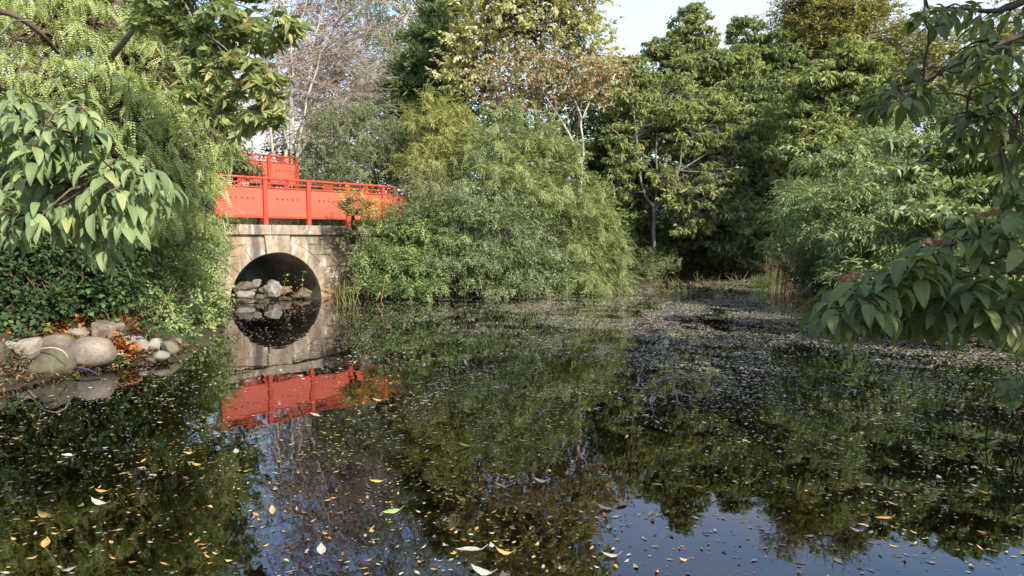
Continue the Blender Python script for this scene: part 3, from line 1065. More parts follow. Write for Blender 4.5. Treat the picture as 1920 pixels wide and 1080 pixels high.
def sub_lobes(lobes, density=3.0, size=.42, flat=.7, rng=RNG):
    """Break every lobe of the crown into leaf clumps, most of them near its shell."""
    out = []
    for c, r in lobes:
        n = max(3, int(density * (r[0] * r[2] + r[0] * r[1] + r[1] * r[2]) / 3 / (np.mean(r) * size) ** 2))
        n = min(n, 60)
        d = nz(rng.normal(0, 1, (n, 3)))
        rad = rng.uniform(.35, .95, n) ** .6
        P = c + d * rad[:, None] * r
        s = np.mean(r) * size * rng.uniform(.55, 1.25, n)
        for p, q in zip(P, s):
            out.append((p, np.array([q * 1.15, q * 1.15, q * flat])))
    return out


def sprigs_on(clumps, n, rng=RNG, shell=(.45, 1.05), outward=.8, up=.15, hang=.0):
    w = np.array([(r[0] * r[2]) for _, r in clumps])
    w = w / w.sum()
    k = rng.choice(len(clumps), n, p=w)
    C = np.array([c for c, _ in clumps])[k]
    R = np.array([r for _, r in clumps])[k]
    d = nz(rng.normal(0, 1, (n, 3)))
    d[:, 2] = np.where(d[:, 2] < -.3, -d[:, 2] * .5, d[:, 2])
    rad = rng.uniform(shell[0], min(shell[1], 1.15), n)
    rad = np.where(rng.random(n) < .13, rng.uniform(1.0, max(shell[1], 1.01), n), rad)      # some loose shoots
    P = C + d * R * rad[:, None]
    D = nz(d * outward + rng.normal(0, .35, (n, 3)) + np.array([0, 0, up - hang]))
    return P, D


def grow_plumes(name, label, cat, base, lobes, tms, mat, n_culm, per, scale=1.0, stem='twig_green', group=None, droop=.35, spread=.1, lo=.4, seed=1, rj=.5, fill=0, stem_r=.008, foot=.8, front_bias=.5, side=.6):
    """A clump of arching canes: leaf sprays sit along the upper part of every cane, so gaps stay between the plumes."""
    rng = np.random.default_rng(seed)
    base = np.asarray(base, float)
    root = empty(name, base, label, cat, group)
    w = np.array([r[0] * r[2] for _, r in lobes]); w /= w.sum()
    k = rng.choice(len(lobes), n_culm, p=w)
    C = np.array([lobes[i][0] for i in k]); R = np.array([lobes[i][1] for i in k])
    d = nz(rng.normal(0, 1, (n_culm, 3)) + np.array([0, -front_bias, .35]))
    tip = C + d * R * rng.uniform(.75, 1.25, n_culm)[:, None]
    foot_p = np.stack([base[0] * .35 + C[:, 0] * .65, base[1] * .4 + (C[:, 1] + .5) * .6, np.full(n_culm, base[2] - .1)], -1) + rng.normal(0, foot * .5, (n_culm, 3)) * np.array([1, .6, 0])
    m = 12
    t = np.linspace(0, 1, m)[None, :, None]
    H = (tip - foot_p)
    ctrl = foot_p + H * np.array([.25, .25, 1.0]) + np.array([0, 0, .25]) * np.abs(H[:, 2:3]) * .5
    P = (1 - t) ** 2 * foot_p[:, None] + 2 * t * (1 - t) * ctrl[:, None] + t ** 2 * tip[:, None]
    P[:, :, 2] -= droop * .35 * (t[..., 0] ** 5)
    a = Acc(); tubes(a, P, np.tile(np.linspace(stem_r, stem_r * .25, m), (n_culm, 1)), 3)
    a.build('canes', M[stem], root, kind='stuff', origin=base)
    per = int(per * .75)
    n = n_culm * per
    ci = np.repeat(np.arange(n_culm), per)
    tt = 1 - (1 - lo) * rng.random(n) ** 1.15
    f = tt * (m - 1)
    i0 = np.minimum(f.astype(int), m - 2)
    fr_ = (f - i0)[:, None]
    pos = P[ci, i0] * (1 - fr_) + P[ci, i0 + 1] * fr_
    tan = nz(P[ci, i0 + 1] - P[ci, i0])
    pos = pos + rng.normal(0, spread, (n, 3)) * (1.15 - tt)[:, None] * 1.6
    D = nz(tan * .7 + rng.normal(0, side, (n, 3)) + np.array([0, 0, -droop]))
    cs = rng.random(n_culm)[ci]
    a = Acc()
    sc = scale * 1.06 * rng.uniform(.8, 1.2, n_culm)[ci] * (1.15 - .35 * tt)
    scatter(a, TM[tms], pos, D, np.tile(np.array([0, -.25, 1.0]), (n, 1)), sc, .25, rj)
    if fill:
        Q, D2 = sprigs_on(lobes, fill, rng, (.2, .75))
        scatter(a, TM[tms], Q, D2, np.tile(np.array([0, 0, 1.0]), (fill, 1)), np.full(fill, scale * 1.2), .3, rj, -.3)  # inner sprigs coloured darker, standing in for shade inside the clump
    a.build('foliage', M[mat], root, kind='stuff', origin=base)
    return root


STATS = {}


def grow(name, label, cat, base, lobes, tms, mat, n, scale=1.0, bark='bark_brown', trunk=None, trunk_r=.09, group=None, density=3.0,
         size=.42, flat=.7, hang=0.0, up=.15, outward=.8, limbs=True, twigs=True, limb_r=None, jitter=.25, shell=(.45, 1.05), stems=None, foliage='foliage', rj=.5, seed=None, rshift=0.0, puff=1.0):
    """A tree or shrub: tapered trunk, limbs reaching each lobe, twigs to the clumps, leaf sprigs on the clumps."""
    rng = np.random.default_rng(seed if seed is not None else len(label) * 13 + n)
    base = np.asarray(base, float)
    if base[1] > 13:                 # far away: fewer, slightly larger sprigs
        n, scale = int(n * .62), scale * 1.22
    lobes = [(c, r * np.array([1, 1, puff])) for c, r in lobes]
    root = empty(name, base, label, cat, group)
    clumps = sub_lobes(lobes, density, size, flat, rng)
    cent = np.mean([c for c, _ in lobes], axis=0)
    paths = []
    if stems is not None:                     # several trunks, each a polyline of world points
        for pts, r0 in stems:
            paths.append((np.asarray(pts, float), r0))
    else:
        if trunk is None:
            tip = cent * .55 + base * .45
            tip = np.array([tip[0], tip[1], base[2] + (cent[2] - base[2]) * .75])
            pts = bez(base - np.array([0, 0, .15]), tip, 8, .08, rng=rng)
        else:
            pts = np.asarray(trunk, float)
        paths.append((pts, trunk_r))
    for pts, r0 in paths:
        m = 12
        t = np.linspace(0, len(pts) - 1, m)
        i = np.minimum(t.astype(int), len(pts) - 2)
        f = (t - i)[:, None]
        P = pts[i] * (1 - f) + pts[i + 1] * f
        P[1:-1] += rng.normal(0, r0 * .25, (m - 2, 3))
        R = r0 * np.linspace(1, .35, m) * rng.uniform(.92, 1.08, m)
        a = Acc(); tubes(a, P[None], R[None], 8)
        a.build('trunk', M[bark], root, origin=base, smooth=True)
    allp = np.concatenate([p[len(p) // 3:] for p, _ in paths])
    if limbs:
        tw = Acc()
        tP, tR = [], []
        for c, r in lobes:
            d = np.linalg.norm(allp - c, axis=1) + 1.2 * np.maximum(allp[:, 2] - c[2] + .2, 0)
            s = allp[np.argmin(d)]
            P = bez(s, c, 8, .14, -.02, rng)
            r0 = limb_r or max(.012, trunk_r * .45)
            a = Acc(); tubes(a, P[None], np.linspace(r0, r0 * .35, 8)[None], 5)
            a.build('branch', M[bark], root, origin=base, smooth=True)
            if twigs:
                for cc, rr in clumps:
                    if np.all(np.abs(cc - c) < r * 1.4) and rng.random() < .6:
                        tP.append(bez(P[rng.integers(4, 8)], cc + np.array([0, 0, rr[2] * .4]), 4, .2, .03, rng))
                        tR.append(np.linspace(r0 * .4, .003, 4))
        if tP:
            tubes(tw, np.array(tP), np.array(tR), 3)
            tw.build('twigs', M[bark], root, kind='stuff', origin=base)
    P, D = sprigs_on(clumps, n, rng, shell, outward, up, hang)
    a = Acc()
    U = np.tile(np.array([0, 0, 1.0]), (n, 1))
    scatter(a, TM[tms], P, D, U, np.full(n, scale), jitter, rj, rshift)
    a.build(foliage, M[mat], root, kind='stuff', origin=base)
    STATS[label] = sum(len(x) for x in a.t) + 2 * sum(len(x) for x in a.q)
    return root, clumps


def gpt(px, Y, dz=0.0):
    """Ground point under pixel column px at distance Y."""
    x = (px - 960) / F * Y / CP * 0.9973
    return np.array([x, Y, gz(x, Y) + dz])


# ------------------------------------------------------------------ far trees and woods
def woods():
    """The wood that closes the view behind the single trees: one mass nobody could count."""
    a = Acc()
    P = []
    for px in np.arange(-700, 2700, 38):
        Y = RNG.uniform(40, 50)
        top = 235 + 50 * math.sin(px * .013) + RNG.uniform(-45, 45)
        if 430 < px < 700:
            top = 320
        if 700 <= px <= 1130:
            top = 205 + RNG.uniform(-30, 30)
        if 1130 < px < 1480:
            top = 175 + RNG.uniform(-30, 30)
        if px >= 1480:
            top = 90 + RNG.uniform(-40, 40)
        for py in np.arange(top, 470, 40):
            c = at(px + RNG.uniform(-20, 20), py, Y + RNG.uniform(-2, 2))
            P.append((c, np.array([1.5, 1.5, 1.2]) * RNG.uniform(.7, 1.3)))
    n = 9000
    Q, D = sprigs_on(P, n, RNG)
    scatter(a, TM['broad'], Q, D, np.tile(np.array([0, 0, 1.0]), (n, 1)), np.full(n, 2.4), .3)
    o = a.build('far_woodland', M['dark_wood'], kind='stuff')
    o['label'] = 'dark wood closing the view behind the garden trees'
    # undergrowth under the trees on the far shore and on the bank behind the railings
    a = Acc()
    P = []
    for px, py, Y in [(x, y, 31 + 3 * math.sin(x)) for x in range(1080, 1980, 40) for y in (210, 270, 330, 380, 420, 450, 480, 505)] + \
                     [(x, y, 27 + 2 * math.sin(x * 1.7)) for x in range(520, 1200, 36) for y in (175, 215, 260, 310, 360, 410) if x > 730 or y > 290] + \
                     [(x, y, 17 + 2 * math.sin(x)) for x in range(-260, 400, 50) for y in (190, 250, 310, 370, 430)]:
        P.append((at(px, py, Y), np.array([1.15, .9, 1.0]) * RNG.uniform(.8, 1.3) * Y / 26))
    n = 11000
    Q, D = sprigs_on(P, n, RNG)
    scatter(a, TM['broad'], Q, D, np.tile(np.array([0, 0, 1.0]), (n, 1)), np.full(n, 1.9), .3)
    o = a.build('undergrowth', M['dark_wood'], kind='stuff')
    o['label'] = 'shaded undergrowth beneath and between the garden trees'


def ground_cover():
    """Low weeds and ivy carpeting the banks round the water."""
    n = 32000
    P = np.stack([RNG.uniform(-14, 14, n), RNG.uniform(5, 31, n)], -1)
    sd = pond_sd(P[:, 0], P[:, 1])
    dep = np.hypot(P[:, 0], P[:, 1])
    keep = (sd > .12) & (sd < 5) & (RNG.random(n) < np.where(sd < 1.2, .5, .3)) & ~((P[:, 0] < -4) & (P[:, 1] < 9.6) & (sd < 1.3) & (RNG.random(n) < .35))
    P = P[keep]
    z = ground_z(P[:, 0], P[:, 1])
    P = np.stack([P[:, 0], P[:, 1], z + .03], -1)
    D = nz(RNG.normal(0, .6, P.shape) + np.array([0, 0, .55]))
    a = Acc()
    scatter(a, TM['small'], P, D, np.tile(np.array([0, 0, 1.0]), (len(P), 1)), np.full(len(P), .9), .3)
    o = a.build('ground_cover', M['ivy'], kind='stuff')
    o['label'] = 'low green weeds carpeting the banks round the pond'


ground_cover()
woods()
BG = 'trees rising behind the pond'

grow('copper_tree', 'copper brown tree rising behind the bare grey twiggy tree', 'tree', gpt(610, 34), [lob(600, 70, 100, 90, 34), lob(690, 30, 70, 70, 35), lob(545, 120, 60, 60, 34), lob(620, -60, 110, 80, 34), lob(640, 150, 80, 70, 34), lob(560, 200, 70, 60, 34)],
     'broad', 'copper', 3800, 1.1, 'bark_pale', group=BG, density=4, size=.3)
grow('birch_tree', 'weeping birch with white leaning trunk beside the dark conifer', 'tree', gpt(735, 30), [lob(760, 30, 95, 75, 30, 2), lob(735, 120, 55, 80, 30, 1.5), lob(820, 30, 50, 60, 30.5, 1.5), lob(780, -80, 90, 70, 30, 2), lob(700, 170, 40, 60, 30, 1.2)],
     'birch', 'birch', 4600, 1.2, 'bark_birch', trunk=[gpt(738, 30), at(742, 200, 30), at(748, 95, 30), at(765, 10, 30), at(770, -100, 30)], trunk_r=.17, group=BG, density=4, size=.33, flat=1.2, hang=1.3, up=0, outward=.35)
grow('conifer', 'dark green conifer between the birch and the pale gold tree', 'tree', gpt(812, 26), [lob(830, 45, 35, 50, 26), lob(818, 105, 55, 50, 26), lob(805, 165, 68, 50, 26), lob(790, 225, 75, 50, 26), lob(800, 290, 80, 60, 26), lob(840, -5, 18, 30, 26)],
     'needle', 'conifer', 4800, 1.7, 'bark_brown', trunk=[gpt(812, 26), at(815, 150, 26), at(838, -20, 26)], trunk_r=.14, group=BG, density=6, size=.3, flat=.6, up=.5)
gb = gpt(985, 23)
gold_stems = []
for dx, tx, ty in ((-30, 870, 60), (-22, 905, 10), (-15, 940, -40), (-6, 965, -80), (2, 1000, -90), (8, 1030, -60), (14, 1060, -10), (20, 1085, 40), (26, 1110, 90), (-10, 985, -20), (6, 1015, 20)):
    b = gb + np.array([dx * .018, RNG.uniform(-.3, .3), 0])
    tp = at(tx, ty, 23 + RNG.uniform(-1, 1))
    gold_stems.append((bez(b, tp, 8, .07), .06))
grow('pale_gold_tree', 'tall tree with pale gold leaves on many upright stems', 'tree', gb, [lob(975, 50, 95, 90, 23), lob(890, 90, 70, 60, 23), lob(1080, 80, 60, 65, 23), lob(1000, -70, 130, 80, 23), lob(860, 145, 50, 38, 22.5), lob(1060, 10, 80, 70, 23), lob(910, 15, 60, 60, 23), lob(1110, 125, 45, 35, 23)],
     'hang', 'goldleaf', 3600, 1.1, 'bark_brown', stems=gold_stems, trunk_r=.07, group=BG, density=4, size=.3, seed=3)
grow('red_leaved_tree', 'sparse tree with red autumn leaves and a forked pale trunk', 'tree', gpt(1090, 20.5), [lob(960, 150, 70, 35, 20.5), lob(1060, 135, 80, 35, 20.5), lob(1130, 160, 55, 35, 20.5), lob(930, 190, 40, 22, 20.5), lob(1040, 190, 80, 26, 20.5), lob(1000, 120, 60, 30, 21), lob(1150, 130, 45, 25, 21)],
     'hang', 'redleaf', 1500, .7, 'bark_pale', stems=[([gpt(1091, 20.5), at(1090, 330, 20.5), at(1089, 300, 20.5), at(1072, 262, 20.5), at(1045, 215, 20.5), at(1010, 160, 20.5)], .05), ([at(1090, 310, 20.5), at(1094, 275, 20.5), at(1090, 215, 20.5), at(1060, 150, 20.6)], .04), ([at(1090, 225, 20.5), at(1110, 180, 20.5), at(1150, 150, 20.5)], .03)], trunk_r=.05, group=BG, twigs=False, density=5, size=.34, flat=.5)
DW = 'dogwoods on the far shore'
grow('dogwood_tree', 'layered dogwood with forked grey trunk at the far end of the pond', 'tree', gpt(1226, 25.5), [lob(1190, 205, 70, 26, 25), lob(1250, 225, 90, 26, 24.6), lob(1320, 215, 70, 26, 25), lob(1185, 260, 55, 24, 24.6), lob(1230, 180, 90, 30, 26), lob(1350, 330, 50, 20, 23.6), lob(1240, 330, 34, 16, 23.8), lob(1170, 300, 40, 24, 24), lob(1290, 420, 50, 20, 23.6), lob(1160, 350, 36, 24, 24.2), lob(1270, 365, 30, 14, 23.6), lob(1400, 405, 60, 22, 23.4), lob(1310, 372, 60, 20, 23.4), lob(1290, 265, 70, 22, 24.6), lob(1180, 150, 60, 30, 26), lob(1300, 350, 55, 28, 24.3), lob(1350, 385, 60, 26, 24.2), lob(1420, 230, 60, 26, 24.4), lob(1380, 275, 70, 24, 24.2), lob(1310, 300, 50, 22, 24.4)],
     'dogwood', 'dogwood', 8700, .88, 'bark_grey', stems=[([gpt(1226, 24.4), at(1226, 440, 24.3), at(1226, 392, 24.2), at(1205, 360, 24.1), at(1196, 300, 24.0), at(1188, 220, 24.2), at(1180, 150, 25)], .075), ([at(1227, 400, 24.2), at(1232, 350, 24.2), at(1230, 260, 24.2), at(1240, 190, 24.6)], .05), ([at(1228, 395, 24.2), at(1250, 365, 24), at(1275, 320, 23.9), at(1280, 250, 24), at(1300, 200, 24.4)], .045), ([at(1196, 300, 24), at(1170, 262, 24), at(1140, 235, 24.2)], .04), ([at(1275, 320, 23.9), at(1330, 285, 23.8), at(1390, 250, 24)], .035)], trunk_r=.07, group=DW, density=6, size=.4, flat=.6, puff=1.5, hang=.12, up=0)
grow('dogwood_tree', 'tallest dogwood with a pale upright stem standing against the sky', 'tree', gpt(1275, 28), [lob(1295, 65, 42, 34, 28), lob(1270, 110, 45, 28, 28), lob(1235, 95, 30, 18, 28), lob(1325, 95, 25, 25, 28), lob(1290, 150, 80, 30, 27.6), lob(1360, 150, 70, 34, 27.6), lob(1400, 120, 40, 24, 27.6), lob(1300, 30, 26, 18, 28)],
     'dogwood', 'dogwood', 4640, .88, 'bark_grey', trunk=[gpt(1275, 28), at(1278, 250, 28), at(1288, 150, 28), at(1296, 60, 28), at(1300, 20, 28)], trunk_r=.1, group=DW, density=5, size=.34, flat=.6, puff=1.5, hang=.1, up=0)
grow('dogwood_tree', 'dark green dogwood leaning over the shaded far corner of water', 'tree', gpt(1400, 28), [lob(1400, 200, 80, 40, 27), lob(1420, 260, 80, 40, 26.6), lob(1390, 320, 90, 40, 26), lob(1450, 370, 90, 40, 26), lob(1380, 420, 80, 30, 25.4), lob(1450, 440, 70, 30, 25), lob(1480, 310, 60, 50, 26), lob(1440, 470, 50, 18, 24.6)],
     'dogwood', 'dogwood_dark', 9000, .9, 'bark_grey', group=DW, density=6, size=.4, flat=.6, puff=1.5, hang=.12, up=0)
grow('dogwood_tree', 'mid green dogwood below the tall russet tree on the right', 'tree', gpt(1603, 22), [lob(1590, 140, 90, 30, 22), lob(1560, 190, 90, 30, 22), lob(1620, 225, 80, 30, 21.6), lob(1540, 250, 70, 28, 21.6), lob(1640, 180, 60, 30, 22), lob(1580, 290, 90, 30, 21.4), lob(1520, 320, 70, 40, 21.6), lob(1610, 110, 60, 26, 22.4)],
     'dogwood', 'dogwood', 8700, .88, 'bark_grey', trunk=[gpt(1603, 22), at(1603, 300, 22), at(1600, 235, 22), at(1590, 140, 22)], trunk_r=.09, group=DW, density=6, size=.4, flat=.6, puff=1.5, hang=.12, up=0)
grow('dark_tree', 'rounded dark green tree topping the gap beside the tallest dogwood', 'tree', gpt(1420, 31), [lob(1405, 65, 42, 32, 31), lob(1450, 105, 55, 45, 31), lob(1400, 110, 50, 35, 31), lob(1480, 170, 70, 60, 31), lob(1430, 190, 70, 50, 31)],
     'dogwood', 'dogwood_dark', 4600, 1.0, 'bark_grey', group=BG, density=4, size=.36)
grow('russet_tree', 'tall broad russet and olive tree on the right skyline', 'tree', gpt(1570, 37), [lob(1545, 40, 100, 60, 37), lob(1620, 60, 75, 55, 37), lob(1580, 130, 110, 60, 37), lob(1490, 90, 45, 55, 37), lob(1655, 130, 50, 60, 37), lob(1560, -30, 100, 50, 37), lob(1500, 20, 50, 40, 37)],
     'broad', 'russet', 7500, 1.3, 'bark_brown', trunk_r=.2, group=BG, density=4, size=.3)
grow('pale_limbed_tree', 'loose olive tree with pale limbs behind the dark overhanging branches', 'tree', gpt(1735, 34), [lob(1735, 70, 55, 45, 34), lob(1770, 130, 65, 55, 34), lob(1710, 130, 50, 55, 34), lob(1840, 120, 70, 70, 34), lob(1900, 60, 70, 80, 34), lob(1720, 200, 80, 50, 33), lob(1830, 200, 80, 50, 33)],
     'broad', 'russet', 4200, 1.25, 'bark_pale', group=BG, density=4, size=.32)
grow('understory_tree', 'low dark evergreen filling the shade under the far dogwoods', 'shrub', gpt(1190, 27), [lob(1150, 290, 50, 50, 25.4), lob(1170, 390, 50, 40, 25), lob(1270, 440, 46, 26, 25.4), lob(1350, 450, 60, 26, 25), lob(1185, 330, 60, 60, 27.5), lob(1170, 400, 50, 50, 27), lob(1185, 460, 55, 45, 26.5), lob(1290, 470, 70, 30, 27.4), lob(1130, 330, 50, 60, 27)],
     'dogwood', 'dogwood_dark', 5600, 1.1, 'bark_brown', density=4, size=.4)  # shade beneath the dogwoods is put into the dark leaf colour
grow('waterside_shrub', 'yellowish scrub at the far waterline left of the shaded corner', 'shrub', gpt(1200, 25), [lob(1195, 500, 40, 22, 24.4), lob(1225, 490, 40, 25, 25.2), lob(1185, 475, 30, 30, 25), lob(1232, 490, 30, 26, 23.6), lob(1255, 500, 30, 18, 24), lob(1170, 440, 36, 36, 24.6), lob(1210, 510, 26, 14, 23)],
     'small', 'berry', 1700, 1.0, 'shrub_twig', density=4, size=.45)
grow('waterside_shrub', 'low dark scrub overhanging the water under the leaning dogwood', 'shrub', gpt(1340, 28), [lob(1310, 505, 50, 14, 27.4), lob(1370, 500, 50, 18, 27), lob(1420, 495, 30, 18, 26.6), lob(1270, 500, 40, 15, 27.2)],
     'broad', 'dogwood_dark', 800, .8, 'shrub_twig', density=4, size=.5)


# ------------------------------------------------------------------ bare twiggy tree behind the railings
def bare_tree():
    base = gpt(545, 25.2)
    root = empty('bare_tree', base, 'leafless pale grey tree with many stems and arching fine twigs', 'tree', BG)
    g = np.random.default_rng(11)
    fine, fr, fin2, fr2 = [], [], [], []
    specs = [(470, -30), (495, 20), (520, -60), (540, 10), (560, -80), (590, -60), (610, -20), (480, 120), (500, 90), (650, 90), (700, 150), (640, 30), (690, 60), (720, 110), (510, 160), (670, 190)]
    for k, (tx, ty) in enumerate(specs):
        b = base + np.array([g.uniform(-.5, .4), g.uniform(-.4, .4), 0])
        tip = at(tx, ty, 25.2 + g.uniform(-1, 1.2))
        n = 12
        t = np.linspace(0, 1, n)[:, None]
        mid = b * .5 + tip * .5
        mid[2] += .9
        mid[0] = mid[0] * .55 + b[0] * .45
        P = (1 - t) ** 2 * b + 2 * t * (1 - t) * mid + t ** 2 * tip
        P[1:] += g.normal(0, .035, (n - 1, 3))
        r0 = g.uniform(.045, .085)
        a = Acc(); tubes(a, P[None], np.linspace(r0, .008, n)[None], 6)
        a.build('stem', M['bark_pale'], root, origin=base, smooth=True)
        for j in range(28):
            i = g.integers(3, n)
            L = g.uniform(.5, 1.9)
            right = 1 if tx > 560 else g.choice([-1, 1])
            d = nz(np.array([right * g.uniform(.3, 1.2), g.normal(0, .5), g.uniform(.05, .8)]))
            s = np.linspace(0, 1, 6)[:, None]
            Q = P[i] + d * L * s + np.array([0, 0, -.35 * L]) * s ** 2 + np.cumsum(g.normal(0, .02, (6, 3)), 0) * s
            fine.append(Q); fr.append(np.linspace(.018, .006, 6))
            for m in range(9):
                ii = g.integers(1, 6)
                L2 = L * g.uniform(.25, .6)
                d2 = nz(d + g.normal(0, .45, 3) + np.array([0, 0, .1]))
                s3 = s[[0, 2, 5]]
                Q2 = Q[ii] + d2 * L2 * s3 + np.array([0, 0, -.3 * L2]) * s3 ** 2
                fin2.append(Q2); fr2.append(np.linspace(.0095, .004, 3))
    for j in range(30):                                   # boughs sweeping out to the right
        p0 = at(g.uniform(535, 610), g.uniform(110, 285), 25.2 + g.uniform(-.6, .8))
        p1 = at(g.uniform(640, 750), 0, 25.2 + g.uniform(-1, 1))
        p1[2] = p0[2] + g.uniform(-.25, .9)
        s = np.linspace(0, 1, 6)[:, None]
        Q = p0 + (p1 - p0) * s + np.array([0, 0, .45]) * np.sin(s * 2.6) + g.normal(0, .03, (6, 3))
        fine.append(Q); fr.append(np.linspace(.02, .007, 6))
        for m in range(16):
            ii = g.integers(1, 6)
            L2 = g.uniform(.35, 1.1)
            d2 = nz((p1 - p0) / np.linalg.norm(p1 - p0) + g.normal(0, .38, 3) + np.array([0, 0, .1]))
            s3 = s[[0, 2, 5]]
            fin2.append(Q[ii] + d2 * L2 * s3 + np.array([0, 0, -.22 * L2]) * s3 ** 2); fr2.append(np.linspace(.009, .004, 3))
    a = Acc(); tubes(a, np.array(fine), np.array(fr), 3)
    tubes(a, np.array(fin2), np.array(fr2), 3)
    a.build('twigs', M['twig'], root, kind='stuff', origin=base)


bare_tree()

# ------------------------------------------------------------------ thicket in the middle
TH = 'shrubs of the thicket beside the culvert'
grow_plumes('grey_willow', 'grey green willow shrub right behind the red railing', 'shrub', gpt(660, 21.5), [lob(640, 245, 80, 45, 21.5), lob(700, 225, 55, 40, 22), lob(620, 300, 50, 35, 21), lob(700, 300, 60, 45, 20.6), lob(580, 312, 24, 34, 21.5), lob(740, 270, 50, 50, 21), lob(650, 330, 60, 30, 20)],
     'willow', 'grey_shrub', 110, 26, .85, stem='shrub_twig', group=TH, droop=.4, fill=500, seed=54)
grow_plumes('bamboo_clump', 'yellow green feathery bamboo rising behind the end of the railing', 'bamboo', gpt(820, 19.5), [lob(805, 235, 45, 35, 19.8), lob(830, 280, 60, 40, 19.5), lob(790, 315, 55, 40, 19), lob(850, 230, 50, 35, 20), lob(815, 200, 22, 22, 20), lob(875, 250, 40, 30, 20), lob(800, 190, 12, 20, 20), lob(842, 192, 12, 22, 20), lob(770, 225, 14, 24, 20), lob(862, 215, 12, 22, 20)],
     'bamboo', 'bamboo_yellow', 75, 26, .72, group=TH, droop=.3, fill=350, seed=51)
grow_plumes('bamboo_clump', 'broad bamboo crowning the middle of the thicket', 'bamboo', gpt(960, 19), [lob(940, 275, 70, 45, 19), lob(1010, 290, 70, 50, 19), lob(900, 330, 70, 50, 18.6), lob(980, 350, 80, 50, 18.4), lob(1060, 340, 45, 50, 19), lob(940, 235, 35, 22, 19.4), lob(1005, 250, 40, 25, 19.2), lob(1040, 400, 70, 50, 18.6), lob(965, 222, 14, 26, 19.2), lob(925, 214, 12, 22, 19.4), lob(1035, 232, 14, 28, 19), lob(1078, 288, 16, 28, 19), lob(880, 268, 14, 30, 19.2), lob(1000, 228, 10, 24, 19.2)],
     'bamboo', 'bamboo', 150, 30, .74, group=TH, droop=.3, fill=700, seed=52)
grow_plumes('bamboo_clump', 'bright bamboo drooping to the water at the right end of the thicket', 'bamboo', gpt(1105, 19.3), [lob(1115, 430, 45, 40, 19), lob(1135, 490, 40, 38, 18.8), lob(1100, 390, 45, 35, 19.2), lob(1150, 450, 30, 30, 19), lob(1080, 460, 45, 45, 18.6), lob(1140, 525, 38, 20, 18.6), lob(1090, 520, 45, 25, 18.2), lob(1165, 480, 16, 30, 18.8), lob(1120, 365, 18, 26, 19.2), lob(1172, 515, 14, 24, 18.8), lob(1150, 405, 16, 26, 19)],
     'bamboo', 'bamboo', 110, 30, .72, group=TH, droop=.75, fill=500, seed=53)
grow_plumes('berry_shrub', 'dense dark green shrub with red berries over the middle waterline', 'shrub', gpt(900, 18.3), [lob(860, 400, 80, 50, 17.8), lob(940, 420, 80, 55, 17.6), lob(900, 490, 80, 50, 17.2), lob(980, 490, 70, 50, 17.4), lob(840, 510, 70, 40, 16.9), lob(1030, 500, 60, 45, 17.8), lob(960, 540, 90, 16, 16.9), lob(1020, 430, 50, 40, 18)],
     'small', 'berry', 190, 30, .95, stem='shrub_twig', group=TH, droop=.25, fill=1200, seed=55, spread=.12)
grow_plumes('leafy_shrub', 'bushy shrub pressed against the right end of the culvert wall', 'shrub', gpt(740, 18.3), [lob(715, 430, 60, 40, 17.2), lob(780, 430, 70, 50, 17.6), lob(700, 490, 45, 40, 16.8), lob(760, 500, 70, 45, 16.8), lob(690, 535, 40, 25, 16.4), lob(790, 540, 70, 20, 16.4), lob(740, 545, 60, 16, 16.3), lob(840, 460, 50, 40, 17.3)],
     'smallmid', 'trailing', 110, 26, .85, stem='shrub_twig', group=TH, droop=.3, fill=800, seed=56, spread=.12)
grow_plumes('tan_shrub', 'dry looking tan flecked shrub above the end of the railing', 'shrub', gpt(790, 18.4), [lob(780, 375, 60, 35, 18), lob(830, 390, 55, 40, 17.9), lob(760, 405, 45, 25, 17.4), lob(800, 340, 50, 25, 18.4)],
     'small', 'grey_shrub', 60, 24, .85, stem='shrub_twig', group=TH, droop=.1, fill=250, seed=57)
grow('golden_shrub', 'small golden shrub growing across the front of the red railing', 'shrub', np.array([*W(3.6, .1), 1.6]), [lob(655, 372, 26, 18, 16.9), lob(690, 382, 28, 18, 17.2), lob(675, 402, 36, 14, 16.9), lob(640, 385, 16, 12, 16.7)],
     'small', 'gold_shrub', 330, .75, 'shrub_twig', group=TH, density=5, size=.45)
grow('railing_shrub', 'dark leafy shrub between the two red railings', 'shrub', np.array([*at(445, 330, 20)[:2], 1.8]), [lob(436, 300, 30, 24, 20), lob(462, 326, 24, 12, 19.6), lob(422, 325, 24, 16, 19.6)],
     'broad', 'ivy', 520, .7, 'shrub_twig', density=5, size=.45)
grow('verge_plants', 'low green verge plants under the bottom edge of the railing', 'plant', np.array([*W(1.5, -.5), 1.72]), [(np.array([*W(t, -.55), 1.86]), np.array([.32, .25, .2])) for t in np.arange(-1, 4.2, .4)],
     'small', 'trailing', 650, .7, 'shrub_twig', density=4, size=.5, limbs=False)

# ------------------------------------------------------------------ right bank
RB = 'shrubs along the right bank'
grow('weeping_shrub', 'light green shrub with layered drooping branches on the right bank', 'shrub', gpt(1760, 13.8), [lob(1660, 330, 90, 26, 14), lob(1760, 300, 100, 30, 14), lob(1600, 370, 60, 26, 13.6), lob(1700, 380, 90, 28, 13.2), lob(1800, 360, 90, 34, 13), lob(1640, 430, 70, 30, 12.8), lob(1740, 450, 90, 34, 12.6), lob(1850, 440, 90, 50, 12.4), lob(1900, 340, 70, 50, 13), lob(1560, 430, 45, 30, 13.6), lob(1850, 270, 70, 30, 14), lob(1580, 300, 60, 30, 14.5), lob(1520, 390, 50, 34, 14.5), lob(1640, 260, 60, 26, 14.8), lob(1700, 520, 110, 36, 12.2), lob(1620, 480, 70, 34, 13.2)],
     'willow', 'willow', 7600, .88, 'bark_brown', group=RB, shell=(.45, 1.45), density=4, size=.36, flat=.4, hang=.55, up=.05)
